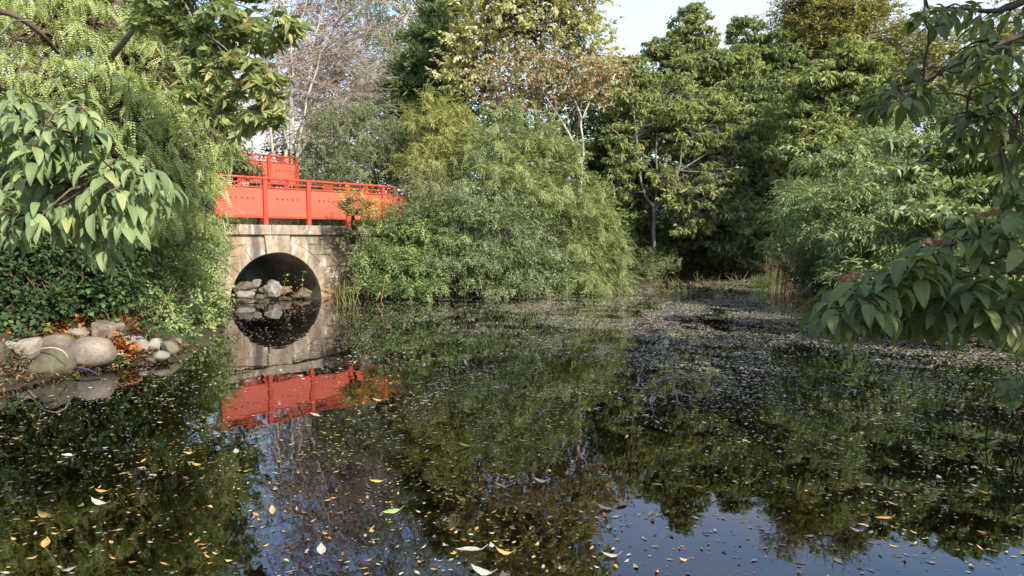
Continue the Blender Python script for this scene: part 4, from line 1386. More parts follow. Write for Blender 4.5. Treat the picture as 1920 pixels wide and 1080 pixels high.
grow_plumes('weeping_shrub', 'bushy feathery shrub just right of the shaded far corner', 'shrub', gpt(1530, 17.5), [lob(1520, 400, 50, 36, 17.5), lob(1560, 380, 50, 40, 17), lob(1500, 450, 45, 36, 17.2), lob(1560, 460, 60, 40, 16.4), lob(1490, 360, 40, 26, 18)],
     'bamboo', 'willow', 80, 26, .75, group=RB, droop=.45, fill=400, seed=58)
grow('bank_scrub', 'low mixed scrub trailing into the water on the right', 'shrub', gpt(1560, 15), [lob(1510, 510, 45, 30, 16), lob(1560, 520, 50, 34, 14.8), lob(1600, 500, 50, 40, 14.4), lob(1530, 550, 40, 18, 14.6), lob(1620, 560, 60, 30, 13), lob(1700, 560, 70, 40, 12), lob(1800, 560, 80, 50, 11)],
     'small', 'ivy', 2600, .95, 'shrub_twig', group=RB, density=5, size=.4)


grow('dogwood_tree', 'light green dogwood with horizontal sprays behind the right foreground branches', 'tree', gpt(1960, 10.5), [lob(1720, 270, 70, 22, 10), lob(1790, 300, 80, 24, 9.8), lob(1860, 270, 80, 30, 9.6), lob(1700, 330, 60, 22, 9.8), lob(1780, 360, 90, 24, 9.5), lob(1870, 350, 80, 30, 9.4), lob(1740, 400, 80, 24, 9.3), lob(1840, 420, 90, 30, 9.2), lob(1920, 300, 70, 60, 9.6), lob(1900, 470, 70, 40, 9), lob(1800, 470, 80, 24, 9.2), lob(1690, 440, 50, 20, 9.6), lob(1960, 400, 60, 70, 9), lob(1830, 530, 90, 26, 9), lob(1930, 540, 60, 40, 8.6)],
     'dogwood_fine', 'willow', 2300, .85, 'bark_brown', density=5, size=.34, flat=.45, hang=.25, up=0, twigs=False, limb_r=.02, shell=(.5, 1.35))


def stalks(name, label, cat, base, pts, h, mat, n, lean=.15, w=.008, lv=None):
    root = empty(name, base, label, cat)
    base = np.asarray(base, float)
    a = Acc()
    P, R = [], []
    for i in range(n):
        p = pts[i % len(pts)] + RNG.normal(0, .1, 3) * np.array([1, 1, 0])
        hh = h * RNG.uniform(.6, 1.15)
        d = np.array([RNG.normal(0, lean), RNG.normal(0, lean), 1]) * hh
        P.append(bez(p, p + d, 5, .1))
        R.append(np.linspace(w, w * .3, 5))
    tubes(a, np.array(P), np.array(R), 3)
    a.build('stems', M[mat], root, kind='stuff', origin=base)
    if lv:
        a = Acc()
        Q = np.array([p[RNG.integers(2, 5)] for p in P for _ in range(lv[2])])
        D = nz(RNG.normal(0, 1, Q.shape) + np.array([0, 0, .5]))
        scatter(a, TM[lv[0]], Q, D, np.tile(np.array([0, 0, 1.0]), (len(Q), 1)), np.full(len(Q), lv[3]), .3)
        a.build('foliage', M[lv[1]], root, kind='stuff', origin=base)
    return root


stalks('willowherb', 'tall seeding weeds with rusty red stems by the far right waterline', 'plant', gpt(1490, 17.5), [gpt(x, y, -.1) for x, y in ((1455, 19.6), (1470, 19), (1490, 18), (1510, 17), (1475, 18.2), (1530, 16.4), (1590, 14.6), (1570, 15))], 1.35, 'redstem', 60, .12, .009, ('small', 'grey_shrub', 6, .55))
stalks('grass_tuft', 'bright green grass tuft at the edge of the shaded corner', 'grass', at(1428, 545, 20.2) * np.array([1, 1, 0]), [at(x, 545, 20.3) * np.array([1, 1, 0]) for x in (1415, 1422, 1430, 1438, 1445)], .42, 'grass', 130, .3, .008)
stalks('reeds', 'thin upright reeds in the water by the right end of the culvert', 'reeds', at(650, 575, 15.6) * np.array([1, 1, 0]), [at(x, 572, 15.6) * np.array([1, 1, 0]) for x in (638, 645, 652, 660)], .6, 'reed', 22, .12, .008)
stalks('far_reeds', 'sparse yellow reeds bent over the far shaded water', 'reeds', at(1330, 535, 22) * np.array([1, 1, 0]), [at(x, y, 1950 / (y - 445)) * np.array([1, 1, 0]) for x, y in ((1230, 530), (1270, 535), (1310, 528), (1350, 540), (1380, 530), (1340, 550), (1290, 545), (1250, 548))], .35, 'reed', 70, .7, .008)


# ------------------------------------------------------------------ left bank
def leaf_meshes(key, mat, L, Wd, n=10, nseg=6, fold=.3, dr=(.3, 1.3), seed=5):
    g = np.random.default_rng(seed)
    out = []
    for i in range(n):
        k = g.uniform(.85, 1.1)
        v, t, q, uv = leaf_geo(L, Wd * k, fold * g.uniform(.5, 1.4), g.uniform(*dr), 2, nseg)
        me = mesh_np(key, v, quads=q, rnd_q=np.full(len(q), (i + .5) / n), uv=uv, smooth=True)
        me.materials.append(mat)
        GEO[me.name] = (v, q, (i + .5) / n)
        out.append(me)
    return out


GEO = {}


def place_leaf(name, me, pos, axis, up, s, parent, org):
    R = rot_frame(np.asarray([axis], float), np.asarray([up], float))[0]
    o = bpy.data.objects.new(name, me)
    COL.objects.link(o)
    o.parent = parent
    m = Matrix([[*(R[i] * s), float(pos[i] - org[i])] for i in range(3)] + [[0, 0, 0, 1]])
    o.matrix_local = m
    return o


def whorls(root, org, centres, axes, meshes, per=7, name='leaf', sc=1.0, hang=.55, lean=None, rng=RNG, limit=300, spread=.8):
    """Rosettes of single leaves at twig tips, each leaf an object of its own."""
    cnt = 0
    rest = Acc()
    lean = np.zeros(3) if lean is None else np.asarray(lean, float)
    centres, axes = np.asarray(centres), np.asarray(axes)
    order = np.argsort(np.linalg.norm(centres - np.array([0, 0, CAM_H]), axis=1))      # nearest first
    for c, ax in zip(centres[order], axes[order]):
        ph = rng.uniform(0, 6.28)
        k = int(np.clip(round(rng.normal(per, 1)), 3, per + 3))
        for i in range(k):
            a = ph + i * 2 * math.pi / k + rng.normal(0, .25)
            d = np.array([math.cos(a), math.sin(a), 0]) * spread + ax * .35 + lean + np.array([0, 0, rng.normal(.12, .22) - hang])
            d = nz(d)
            up = np.array([0, 0, 1.0]) + rng.normal(0, .22, 3)
            me = meshes[rng.integers(len(meshes))]
            p = c + d * .015 + rng.normal(0, .012, 3) - ax * rng.uniform(0, .05)
            s = sc * rng.uniform(.68, 1.12)
            if cnt < limit:
                place_leaf(name, me, p, d, up, s, root, org)
            else:                                                # past the limit: joined
                v, q, r = GEO[me.name]
                Rm = rot_frame(d[None], up[None])[0] * s
                rest.add(v @ Rm.T + p, q=q, rq=np.full(len(q), r))
            cnt += 1
    if rest.n:
        rest.build('further_leaves', meshes[0].materials[0], root, kind='stuff', origin=org, smooth=True)
    return cnt


def front(clumps, n, rng, shell=(.8, 1.1)):
    """Points on the side of the clumps that faces the pond, the nearest ones first."""
    P, D = sprigs_on(clumps, n * 5, rng, shell)
    depth = np.linalg.norm(P - np.array([0, 0, CAM_H]), axis=1)
    i = np.argsort(depth)[: int(n * 1.6)]
    i = rng.permutation(i)[:n]
    return P[i], D[i]


g = np.random.default_rng(21)
grow('shade_tree', 'mid green broad leaved tree standing behind the feathery conifer', 'tree', gpt(260, 16), [lob(240, 30, 90, 60, 15.5), lob(340, 90, 70, 50, 15.5), lob(140, -20, 120, 60, 15.5), lob(330, 20, 70, 60, 15.8), lob(400, 110, 50, 50, 16), lob(290, 180, 80, 60, 15), lob(60, 60, 110, 70, 15.5), lob(410, 190, 50, 60, 16), lob(420, 260, 40, 40, 17), lob(60, -150, 160, 110, 15), lob(240, -170, 140, 100, 15), lob(-160, -60, 150, 160, 14), lob(380, -110, 70, 70, 15.5), lob(-300, 60, 180, 200, 13)],
     'broad', 'dogwood', 8200, 1.1, 'bark_grey', trunk=[gpt(248, 15), at(248, 200, 15), at(247, -60, 15)], trunk_r=.11, density=5, size=.34)
root, cl = grow('feathery_tree', 'feathery yellow green conifer with drooping fronds left of the railing', 'tree', gpt(180, 11.5),
                [lob(60, 60, 110, 60, 10.5), lob(150, 150, 110, 50, 10), lob(250, 210, 90, 60, 10.2), lob(310, 280, 80, 60, 10.6), lob(340, 350, 70, 55, 10.8), lob(390, 370, 38, 60, 11.4), lob(210, 300, 100, 60, 10), lob(90, 230, 110, 60, 9.8), lob(290, 400, 70, 40, 10.4), lob(120, 20, 100, 40, 11), lob(20, 150, 70, 60, 10), lob(345, 200, 50, 40, 11), lob(240, 110, 80, 50, 11.4), lob(330, 130, 60, 45, 11.4), lob(190, 60, 70, 50, 11.6), lob(405, 275, 34, 44, 11.6), lob(20, 320, 110, 60, 10), lob(-80, 260, 120, 90, 9.6), lob(110, 330, 90, 50, 10), lob(-180, 180, 120, 120, 9.6)],
                'frond', 'redwood', 7800, 1.0, 'bark_brown', trunk=[gpt(180, 11.8), at(190, 300, 11.8), at(215, 100, 11.8), at(240, -120, 11.8)], trunk_r=.16, density=5, size=.34, flat=.5, hang=.85, up=0, outward=.75, jitter=.28, shell=(.45, 1.3))
org = np.array(root.location)
fr = []
for i in range(8):
    T = TM['frond'][i]
    me = mesh_np('frond', T.V, T.T, rnd_t=np.clip(T.rT, 0, 1)); me.materials.append(M['redwood']); fr.append(me)
P, D = front(cl, 300, g)
for p, d in zip(P, D):
    d = nz(d * .7 + np.array([0, 0, -.75]))
    place_leaf('frond', fr[g.integers(8)], p, d, np.array([0, -.3, 1.0]) + g.normal(0, .2, 3), g.uniform(.8, 1.25), root, org)

root, cl = grow('dogwood_tree', 'dogwood with drooping oval leaves and orange seed heads above the railing at upper left', 'tree', gpt(120, 12.2),
                [lob(420, 40, 60, 34, 8.4), lob(480, 70, 50, 34, 8.4), lob(460, 140, 50, 36, 8.3), lob(390, 110, 60, 40, 8.6), lob(410, 190, 60, 30, 8.5), lob(505, 165, 30, 30, 8.2), lob(500, 215, 30, 26, 8.2), lob(535, 50, 30, 36, 8.2), lob(340, 60, 50, 50, 8.8), lob(390, -30, 110, 40, 8.6), lob(450, 235, 40, 20, 8.4), lob(290, 30, 50, 40, 9)],
                'dogwood_fine', 'dogwood', 620, 1.0, 'bark_grey', limb_r=.014, twigs=False, shell=(.5, 1.5), trunk=[gpt(120, 12.2), at(140, 300, 12), at(200, 120, 11), at(270, 30, 9.6), at(340, -30, 8.8)], trunk_r=.07, density=5, size=.36, flat=.5, hang=.7, up=0, outward=.5)
org = np.array(root.location)
dog_leaf = leaf_meshes('leaf', M['dogwood'], .12, .056, 10, 5, seed=8)
P, D = front(cl, 44, g)
whorls(root, org, P, D, dog_leaf, 7, sc=1.0, hang=.75, rng=g, limit=300)


def seed_head(root, org, p, s, n=9, name='seed_head'):
    a = Acc()
    P, R = [], []
    s = s * .5
    for i in range(n):
        d = nz(np.array([g.normal(0, .7), g.normal(0, .7), .8]))
        m = p + d * s * g.uniform(.45, .7)
        P.append(np.array([p, p + d * s * .28, m])); R.append(np.array([.035, .028, .022]) * s)
        for j in range(5):
            e = m + nz(d + g.normal(0, .7, 3)) * s * g.uniform(.3, .5)
            P.append(np.array([m, (m + e) / 2 + g.normal(0, .02, 3) * s, e])); R.append(np.array([.02, .016, .03]) * s)
    tubes(a, np.array(P), np.array(R), 3)
    return a.build(name, M['berrystalk'], root, origin=org)


for p, d in zip(*front(cl, 26, g)):
    seed_head(root, org, p + np.array([0, 0, .03]), .09, 5)

ivy_leaf = leaf_meshes('leaf', M['ivy'], .085, .052, 10, 4, seed=9)
tra_leaf = leaf_meshes('leaf', M['trailing'], .075, .036, 10, 4, seed=10)
root, cl = grow('ivy_bush', 'dark leafy bush in the shade above the boulders at left', 'shrub', gpt(60, 9.6),
                [lob(20, 480, 90, 70, 9), lob(110, 500, 80, 60, 9.2), lob(50, 560, 60, 40, 8.6), lob(190, 470, 70, 60, 9.8), lob(150, 560, 60, 28, 9.2), lob(210, 540, 60, 50, 9.6), lob(-60, 560, 60, 60, 8.2), lob(80, 420, 110, 50, 9.6), lob(10, 600, 40, 24, 8.3)],
                'ivy', 'ivy', 2300, .95, 'shrub_twig', density=4, size=.3, shell=(.5, 1.4), hang=.3)
P, D = front(cl, 60, g)
whorls(root, np.array(root.location), P, D, ivy_leaf, 5, sc=1.0, hang=.45, rng=g, limit=300)
root, cl = grow('trailing_shrub', 'sunlit green shrub trailing over the left end of the culvert wall into the water', 'shrub', gpt(310, 12.2),
                [lob(300, 440, 70, 50, 12), lob(360, 450, 45, 50, 13), lob(390, 480, 28, 50, 14), lob(330, 520, 70, 50, 11.6), lob(385, 555, 32, 40, 12.6), lob(370, 600, 38, 26, 11.2), lob(300, 580, 60, 40, 10.6), lob(330, 620, 40, 18, 10.2), lob(400, 425, 22, 28, 14.4), lob(270, 490, 50, 50, 11)],
                'smallmid', 'trailing', 2600, .95, 'twig', shell=(.45, 1.45), density=4, size=.28, hang=.35)
P, D = front(cl, 60, g)
whorls(root, np.array(root.location), P, D, tra_leaf, 5, sc=1.1, hang=.5, rng=g, limit=300)
rb_leaf = leaf_meshes('leaf', M['ivy'], .09, .06, 8, 4, seed=12)
root = empty('bramble', gpt(215, 9.0), 'low round leaved bramble spilling over the blocky boulder', 'shrub')
org = np.array(root.location)
C = np.array([at(x, y, 8.9) for x, y in ((230, 590), (255, 600), (275, 612), (250, 622), (210, 585), (190, 580), (285, 630), (265, 580), (300, 600), (170, 575), (240, 570), (295, 575))])
a = Acc()
tubes(a, np.array([bez(org, c, 7, .15) for c in C]), np.tile(np.linspace(.008, .003, 7), (len(C), 1)), 4)
a.build('stems', M['redstem'], root, kind='stuff', origin=org)
whorls(root, org, np.repeat(C, 3, 0) + g.normal(0, .09, (len(C) * 3, 3)), np.tile([[.2, -.4, .3]], (len(C) * 3, 1)), rb_leaf, 4, hang=.3, rng=g)


# boulders and stones, each a body of its own
def boulder(name, label, c, r, mat, seed, rough=.16, flat=(), rotz=0.0, sub=4, cat='boulder', group=None, power=2.3):
    import bmesh
    bm = bmesh.new()
    bmesh.ops.create_icosphere(bm, subdivisions=sub, radius=1.0)
    gg = np.random.default_rng(seed)
    off = Vector(gg.uniform(-50, 50, 3))
    planes = [(Vector(nz(gg.normal(0, 1, 3))), gg.uniform(.55, .85)) for _ in range(9)] if not flat else [(Vector(f[0]).normalized(), f[1]) for f in flat]
    cz, sz = math.cos(rotz), math.sin(rotz)
    for v in bm.verts:
        n = v.co.normalized()
        p = n * (abs(n.x) ** power + abs(n.y) ** power + abs(n.z) ** power) ** (-1 / power)
        jag = mnoise.noise(n * 5 + off) * .05
        for pn, pd in planes:
            pd = pd + jag
            d = p.dot(pn)
            if d > pd:
                p = p - pn * (d - pd) * .92
        k = 1 + rough * (mnoise.noise(n * 1.3 + off) * .9 + mnoise.noise(n * 3.1 + off) * .35 + mnoise.noise(n * 8 + off) * .16 + mnoise.noise(n * 17 + off) * .09)
        p = p * k
        x, y, z = p.x * r[0], p.y * r[1], p.z * r[2]
        v.co = (x * cz - y * sz, x * sz + y * cz, z)
    me = bpy.data.meshes.new(name)
    bm.to_mesh(me)
    bm.free()
    me.polygons.foreach_set('use_smooth', np.ones(len(me.polygons), dtype=bool))
    o = link(name, me, M[mat], loc=c)
    tag(o, label, cat, group)
    return o


def bl(px, py, wpx, hpx, Y, *a, dr=None, **k):
    s = Y / F
    return boulder(k.pop('name', 'boulder'), a[0], at(px, py, Y), (wpx * s / 2, (dr or (wpx + hpx) / 2) * s / 2, hpx * s / 2), a[1], a[2], **{kk: v for kk, v in k.items()})


SG = 'boulders on the left bank'
bl(171, 661, 82, 60, 7.9, 'big rounded speckled pinkish granite boulder in the sun', 'granite', 1, rough=.11, flat=(((0, 0, -1), .95), ((.2, -.2, 1), .96)), group=SG)
bl(93, 684, 76, 76, 7.45, 'wedge shaped mossy boulder standing at the waterline in front of the others', 'mossrock', 2, rough=.12, flat=(((-.8, -.3, .55), .62), ((.95, -.2, .2), .8), ((0, -1, .25), .75)), group=SG, power=3)
bl(49, 652, 54, 52, 7.9, 'angular grey boulder at the far left under the dark bush', 'granite', 3, rough=.16, group=SG)
bl(108, 652, 70, 50, 8.3, 'olive grey boulder half hidden behind the wedge shaped one', 'mossrock', 4, rough=.12, group=SG)
bl(142, 626, 50, 28, 8.75, 'flattish pinkish boulder behind the big rounded granite one', 'granite', 5, rough=.14, group=SG)
bl(201, 621, 56, 42, 8.7, 'blocky brown stone like a tree stump behind the granite boulder', 'brownrock', 6, rough=.06, flat=(((.25, -.1, 1), .72), ((-1, -.2, 0), .8), ((1, -.3, 0), .85), ((0, -1, .1), .8)), power=4, group=SG)
bl(-4, 672, 34, 66, 7.5, 'yellowish mossy boulder cut by the left edge of the photo', 'mossrock', 7, rough=.12, group=SG)
bl(20, 655, 26, 34, 7.9, 'small pale stone wedged beside the leftmost boulder', 'paleslab', 17, rough=.2, group=SG)
ST = 'pale stones right of the boulders'
for (px, py, w_, h_, Y, lb, mt, sd) in [
    (243, 638, 34, 18, 8.8, 'long flat pale stone at the back of the small heap', 'paleslab', 31), (268, 651, 32, 30, 8.6, 'upright white stone in the middle of the small heap', 'paleslab', 32),
    (292, 646, 34, 24, 8.7, 'light grey stone resting against the upright white one', 'paleslab', 33), (318, 655, 36, 34, 8.6, 'brownish rounded stone at the right end of the small heap', 'mossrock', 34),
    (300, 667, 34, 26, 8.2, 'whitest wet stone at the waterline of the small heap', 'paleslab', 35), (262, 633, 16, 9, 8.8, 'tiny pale pebble on top of the small heap', 'paleslab', 36),
    (250, 655, 26, 18, 8.5, 'low pinkish stone behind the burnt orange leaves', 'granite', 37), (285, 676, 20, 14, 8.1, 'small stone lying in shallow water before the heap', 'mossrock', 38),
    (330, 640, 26, 16, 9.0, 'dark stone under the trailing shrub', 'mossrock', 39), (225, 668, 18, 12, 8.1, 'small dark stone right of the granite boulder', 'mossrock', 40)]:
    bl(px, py, w_, h_, Y, lb, mt, sd, name='stone', cat='stone', rough=.22, sub=3, group=ST)
TR = 'rocks in the mouth of the culvert'
for (px, py, w_, h_, Y, lb, mt, sd) in [
    (454, 537, 40, 28, 16.5, 'rounded olive rock at the left inside the tunnel arch', 'mossrock', 51), (458, 554, 38, 20, 16.2, 'flat pale rock at the left below the olive one in the arch', 'paleslab', 52),
    (459, 567, 50, 14, 15.9, 'lowest wet mossy rock at the waterline inside the arch', 'mossrock', 53), (482, 533, 20, 19, 16.9, 'small purplish rock between the olive and the white rock', 'granite', 54),
    (513, 546, 38, 38, 16.6, 'large white angular rock in the middle of the tunnel arch', 'paleslab', 55), (511, 529, 20, 12, 17.2, 'small pale rock peeping over the large white one', 'paleslab', 56),
    (486, 559, 26, 18, 16.3, 'brown rock leaning left of the large white one', 'mossrock', 57), (560, 557, 44, 22, 16.9, 'dark mossy slab on the right of the tunnel mouth', 'mossrock', 58),
    (536, 563, 30, 14, 16.6, 'small brown rock at the foot of the dark mossy slab', 'mossrock', 59), (440, 552, 22, 20, 16.6, 'rock in the shade touching the left rim of the arch', 'mossrock', 60),
    (470, 538, 24, 20, 17.4, 'grey rock at the back between the olive rock and the middle', 'granite', 62), (535, 545, 26, 20, 17.3, 'brown grey rock behind the seedling in the arch', 'brownrock', 63),
    (572, 548, 26, 18, 17.6, 'dim rock near the right wall of the tunnel', 'mossrock', 64), (494, 545, 20, 18, 17.2, 'rough rock tucked left behind the large white one', 'brownrock', 65),
    (498, 566, 24, 12, 16.2, 'low wet rock below the large white one', 'granite', 61)]:
    bl(px, py, w_, h_, Y, lb, mt, sd, name='rock', cat='rock', rough=.26, sub=4, group=TR)
bl(430, 592, 16, 8, 13.3, 'pale stone awash between the trailing shrub and the arch', 'paleslab', 71, name='stone', cat='stone', rough=.2, sub=3)


def litter(name, label, pts, n, spread, mat, size, zoff=.02, ground=True):
    a = Acc()
    T = [Tmpl() for _ in range(4)]
    for i, t in enumerate(T):
        for _ in range(1):
            t.leaf(np.array([0, -.5, 0]), np.array([0, 1.0, 0]), np.array([0, 0, 1.0]), 1.0, .5, .5, .25, 0, RNG.random())
        t.done()
    pts = np.asarray(pts, float)
    k = RNG.integers(0, len(pts), n)
    P = pts[k] + RNG.normal(0, spread, (n, 3))
    if ground:
        P[:, 2] = ground_z(P[:, 0], P[:, 1]) + zoff + RNG.uniform(0, .04, n)
    D = nz(np.stack([RNG.normal(0, 1, n), RNG.normal(0, 1, n), RNG.normal(0, .25, n)], -1))
    scatter(a, T, P, D, np.tile(np.array([0, 0, 1.0]), (n, 1)), np.full(n, size), .35, .9)
    o = a.build(name, M[mat], kind='stuff')
    o['label'] = label
    return o


litter('leaf_litter', 'rust coloured fallen leaves on the bank among the boulders', [at(x, y, Y) for x, y, Y in ((60, 618, 9), (100, 615, 9.2), (130, 610, 9.2), (40, 625, 8.8), (160, 612, 9.2), (90, 622, 8.9), (20, 620, 9), (190, 625, 8.6))], 2200, .28, 'litter', .085)
litter('leaf_litter', 'burnt orange heap of leaves between the granite boulder and the pale stones', [at(x, y, Y) for x, y, Y in ((212, 640, 8.5), (225, 646, 8.45), (238, 655, 8.35), (230, 660, 8.3), (248, 664, 8.2), (220, 652, 8.3))], 240, .06, 'litter', .085, .03, ground=False)
litter('leaf_litter', 'orange dead leaves on the rocks inside the tunnel mouth', [at(x, y, Y) for x, y, Y in ((545, 548, 16.8), (555, 541, 17), (535, 555, 16.6), (565, 550, 17), (548, 534, 17.3))], 60, .14, 'litter', .08, .03, ground=False)


litter('leaf_litter', 'dull brown bits of leaf and twig on the muddy left bank', [at(x, y, Y) for x, y, Y in ((10, 700, 7.3), (40, 690, 7.6), (20, 720, 7), (70, 705, 7.4), (150, 690, 7.7), (200, 680, 8), (240, 680, 8.2), (300, 670, 8.5), (350, 650, 9), (0, 680, 7.6), (280, 660, 8.6))], 1500, .22, 'bark_bits', .05, .012)


def plantlets(name, label, pts, mesh_list, per, sc, cat='plant'):
    root = empty(name, pts[0], label, cat)
    org = np.array(root.location)
    whorls(root, org, pts, np.tile([[0, 0, .6]], (len(pts), 1)), mesh_list, per, sc=sc, hang=.05, rng=g)
    return root


gr_leaf = leaf_meshes('leaf', M['trailing'], .07, .045, 8, 4, seed=14)
plantlets('creeping_plant', 'small bright green creeper between the granite boulder and the water', np.array([at(x, y, 8) for x, y in ((208, 668), (216, 662), (222, 670), (230, 676), (205, 676), (214, 680), (226, 664), (236, 682))]), gr_leaf, 5, .8)
plantlets('creeping_plant', 'pale green weeds on the mud in the left corner below the boulders', np.array([at(x, y, Y) for x, y, Y in ((10, 705, 7.2), (30, 712, 7.1), (20, 735, 6.9), (5, 728, 6.9), (40, 698, 7.3), (60, 718, 7.2), (75, 724, 7.1), (15, 745, 6.7), (30, 725, 7), (50, 705, 7.2), (110, 716, 7.2), (128, 708, 7.3), (140, 700, 7.5), (150, 705, 7.4), (5, 690, 7.3))]), gr_leaf, 5, .75)
plantlets('waterside_weed', 'straggling yellow green weed floating off the pale stones', np.array([at(x, y, Y) for x, y, Y in ((300, 680, 8.2), (330, 672, 8.4), (355, 668, 8.6), (370, 660, 8.8), (345, 676, 8.3), (385, 655, 9), (395, 645, 9.4), (375, 672, 8.5), (400, 630, 10), (320, 684, 8.1))]), tra_leaf, 5, .8)
sap = leaf_meshes('leaf', M['trailing'], .1, .06, 6, 4, seed=15)
for (px, py, Y, lb) in ((537, 515, 16.6, 'small green seedling rising from the rocks inside the arch'), (569, 509, 16.9, 'taller three leaved seedling near the right wall of the tunnel')):
    b = at(px - 4, 555, Y)
    root = empty('seedling', b, lb, 'plant')
    tp = at(px, py, Y)
    a = Acc(); tubes(a, bez(b, tp, 6, .05)[None], np.full((1, 6), .007), 4)
    a.build('stem', M['twig_green'], root, origin=b)
    whorls(root, b, np.array([tp, tp * .7 + b * .3]), np.array([[0, 0, .3]] * 2), sap, 4, hang=.2, rng=g)


def twig_thing(name, label, pts, r, mat, cat='twig'):
    pts = np.asarray(pts, float)
    base = pts[0]
    a = Acc()
    m = 14
    t = np.linspace(0, len(pts) - 1, m)
    i = np.minimum(t.astype(int), len(pts) - 2)
    f = (t - i)[:, None]
    P = pts[i] * (1 - f) + pts[i + 1] * f
    P = np.concatenate([P[:1], (P[:-2] + P[1:-1] * 2 + P[2:]) / 4, P[-1:]])
    tubes(a, P[None], np.linspace(r, r * .6, m)[None], 6)
    o = a.build(name, mat, origin=base, smooth=True, loc=base)
    return tag(o, label, cat)


twig_thing('fallen_branch', 'bent pale stick looped over the wedge shaped boulder', [at(40, 672, 7.6), at(60, 664, 7.4), at(80, 653, 7.25), at(100, 651, 7.2), at(120, 658, 7.25), at(127, 670, 7.3)], .009, M['twig'], 'stick')
twig_thing('hose', 'short length of dark blue pipe at the foot of the granite boulder', [at(128, 687, 7.6), at(150, 690, 7.5), at(170, 695, 7.45), at(187, 704, 7.35)], .014, rough_mat('blue_pipe', [(.3, (.028, .036, .06)), (.7, (.05, .06, .095))], 5, rough=.35, bump=.05), 'pipe')
twig_thing('reddish_twig', 'thin reddish twig standing in the water before the bushy shrub', [at(722, 582, 15) * np.array([1, 1, 0]) - np.array([0, 0, .05]), at(714, 565, 15.1), at(718, 545, 15.2), at(722, 520, 15.4)], .012, M['redstem'])
twig_thing('bare_branch', 'bare brown branch curving through the bramble by the water', [at(270, 640, 8.8), at(290, 600, 9.2), at(308, 570, 9.6), at(322, 540, 10)], .01, M['redstem'], 'branch')
twig_thing('bare_branch', 'long thin branch slanting down out of the shaded bush', [at(115, 600, 8.8), at(85, 565, 8.8), at(160, 530, 9), at(145, 470, 9.2)], .009, M['bark_brown'], 'branch')
twig_thing('bare_branch', 'dark crooked bough in the top left corner', [at(-30, 15, 7), at(30, 28, 7), at(75, 60, 7.2), at(110, 100, 7.6)], .035, M['bark_brown'], 'branch')
twig_thing('bare_branch', 'pale curved dead branch in the top left corner', [at(-20, 85, 6.6), at(10, 55, 6.6), at(25, 38, 6.6), at(60, 40, 6.6)], .012, M['bark_grey'], 'branch')
twig_thing('fallen_branch', 'brown stick lying across the weeds in the left corner', [at(-10, 728, 7.0), at(20, 722, 7.0), at(50, 719, 7.1), at(70, 712, 7.2)], .01, M['bark_pale'], 'stick')

# ------------------------------------------------------------------ near overhanging branches
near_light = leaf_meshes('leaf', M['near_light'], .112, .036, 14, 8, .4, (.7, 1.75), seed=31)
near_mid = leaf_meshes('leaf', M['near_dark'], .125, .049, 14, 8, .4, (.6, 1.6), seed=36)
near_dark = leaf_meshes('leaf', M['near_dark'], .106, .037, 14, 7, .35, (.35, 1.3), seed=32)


def overhang(name, label, base, pixels, Y, jit, meshes, bark, boughs, per, lean, hang, sc=1.0, stuff=None, seed=1, heads=()):
    """A tree outside the frame whose boughs reach into it; every near leaf is its own object."""
    gg = np.random.default_rng(seed)
    base = np.asarray(base, float)
    root = empty(name, base, label, 'tree')
    C = np.array([at(px, py, Y + gg.uniform(-jit, jit)) for px, py in pixels])
    bp = []
    for pts, r0 in boughs:
        pts = np.asarray(pts, float)
        m = 16
        t = np.linspace(0, len(pts) - 1, m)
        i = np.minimum(t.astype(int), len(pts) - 2)
        f = (t - i)[:, None]
        P = pts[i] * (1 - f) + pts[i + 1] * f
        P = np.concatenate([P[:1], (P[:-2] + P[1:-1] + P[2:]) / 3, P[-1:]])
        a = Acc(); tubes(a, P[None], (r0 * np.linspace(1, 0, m) ** 2.2 + .0055)[None], 7)
        a.build('branch', M[bark], root, origin=base, smooth=True)
        bp.append(P)
    bp = np.concatenate(bp)
    tP, axs = [], []
    for c in C:
        d = np.linalg.norm(bp - c, axis=1)
        s = bp[np.argmin(d + 1.5 * np.maximum(0, (bp[:, 0] - c[0]) * (-1 if c[0] < 0 else 1) * -1))]
        tP.append(bez(s, c, 6, .12, .06, gg))
        axs.append(nz(c - s))
    a = Acc(); tubes(a, np.array(tP), np.tile(np.linspace(.0055, .003, 6), (len(tP), 1)), 4)
    a.build('twigs', M[bark], root, kind='stuff', origin=base)
    whorls(root, base, C, np.array(axs), meshes, per, sc=sc, hang=hang, lean=lean, rng=gg)
    for px, py, s in heads:
        seed_head(root, base, at(px, py + 12, Y - .1), s, 11)
    if stuff:
        a = Acc()
        lobes, n, tm, mat = stuff
        P, D = sprigs_on(sub_lobes(lobes, 5, .35, .6, gg), n, gg)
        scatter(a, TM[tm], P, D, np.tile(np.array([0, 0, 1.0]), (n, 1)), np.full(n, 1.15), .25)
        a.build('foliage', M[mat], root, kind='stuff', origin=base)
    return root


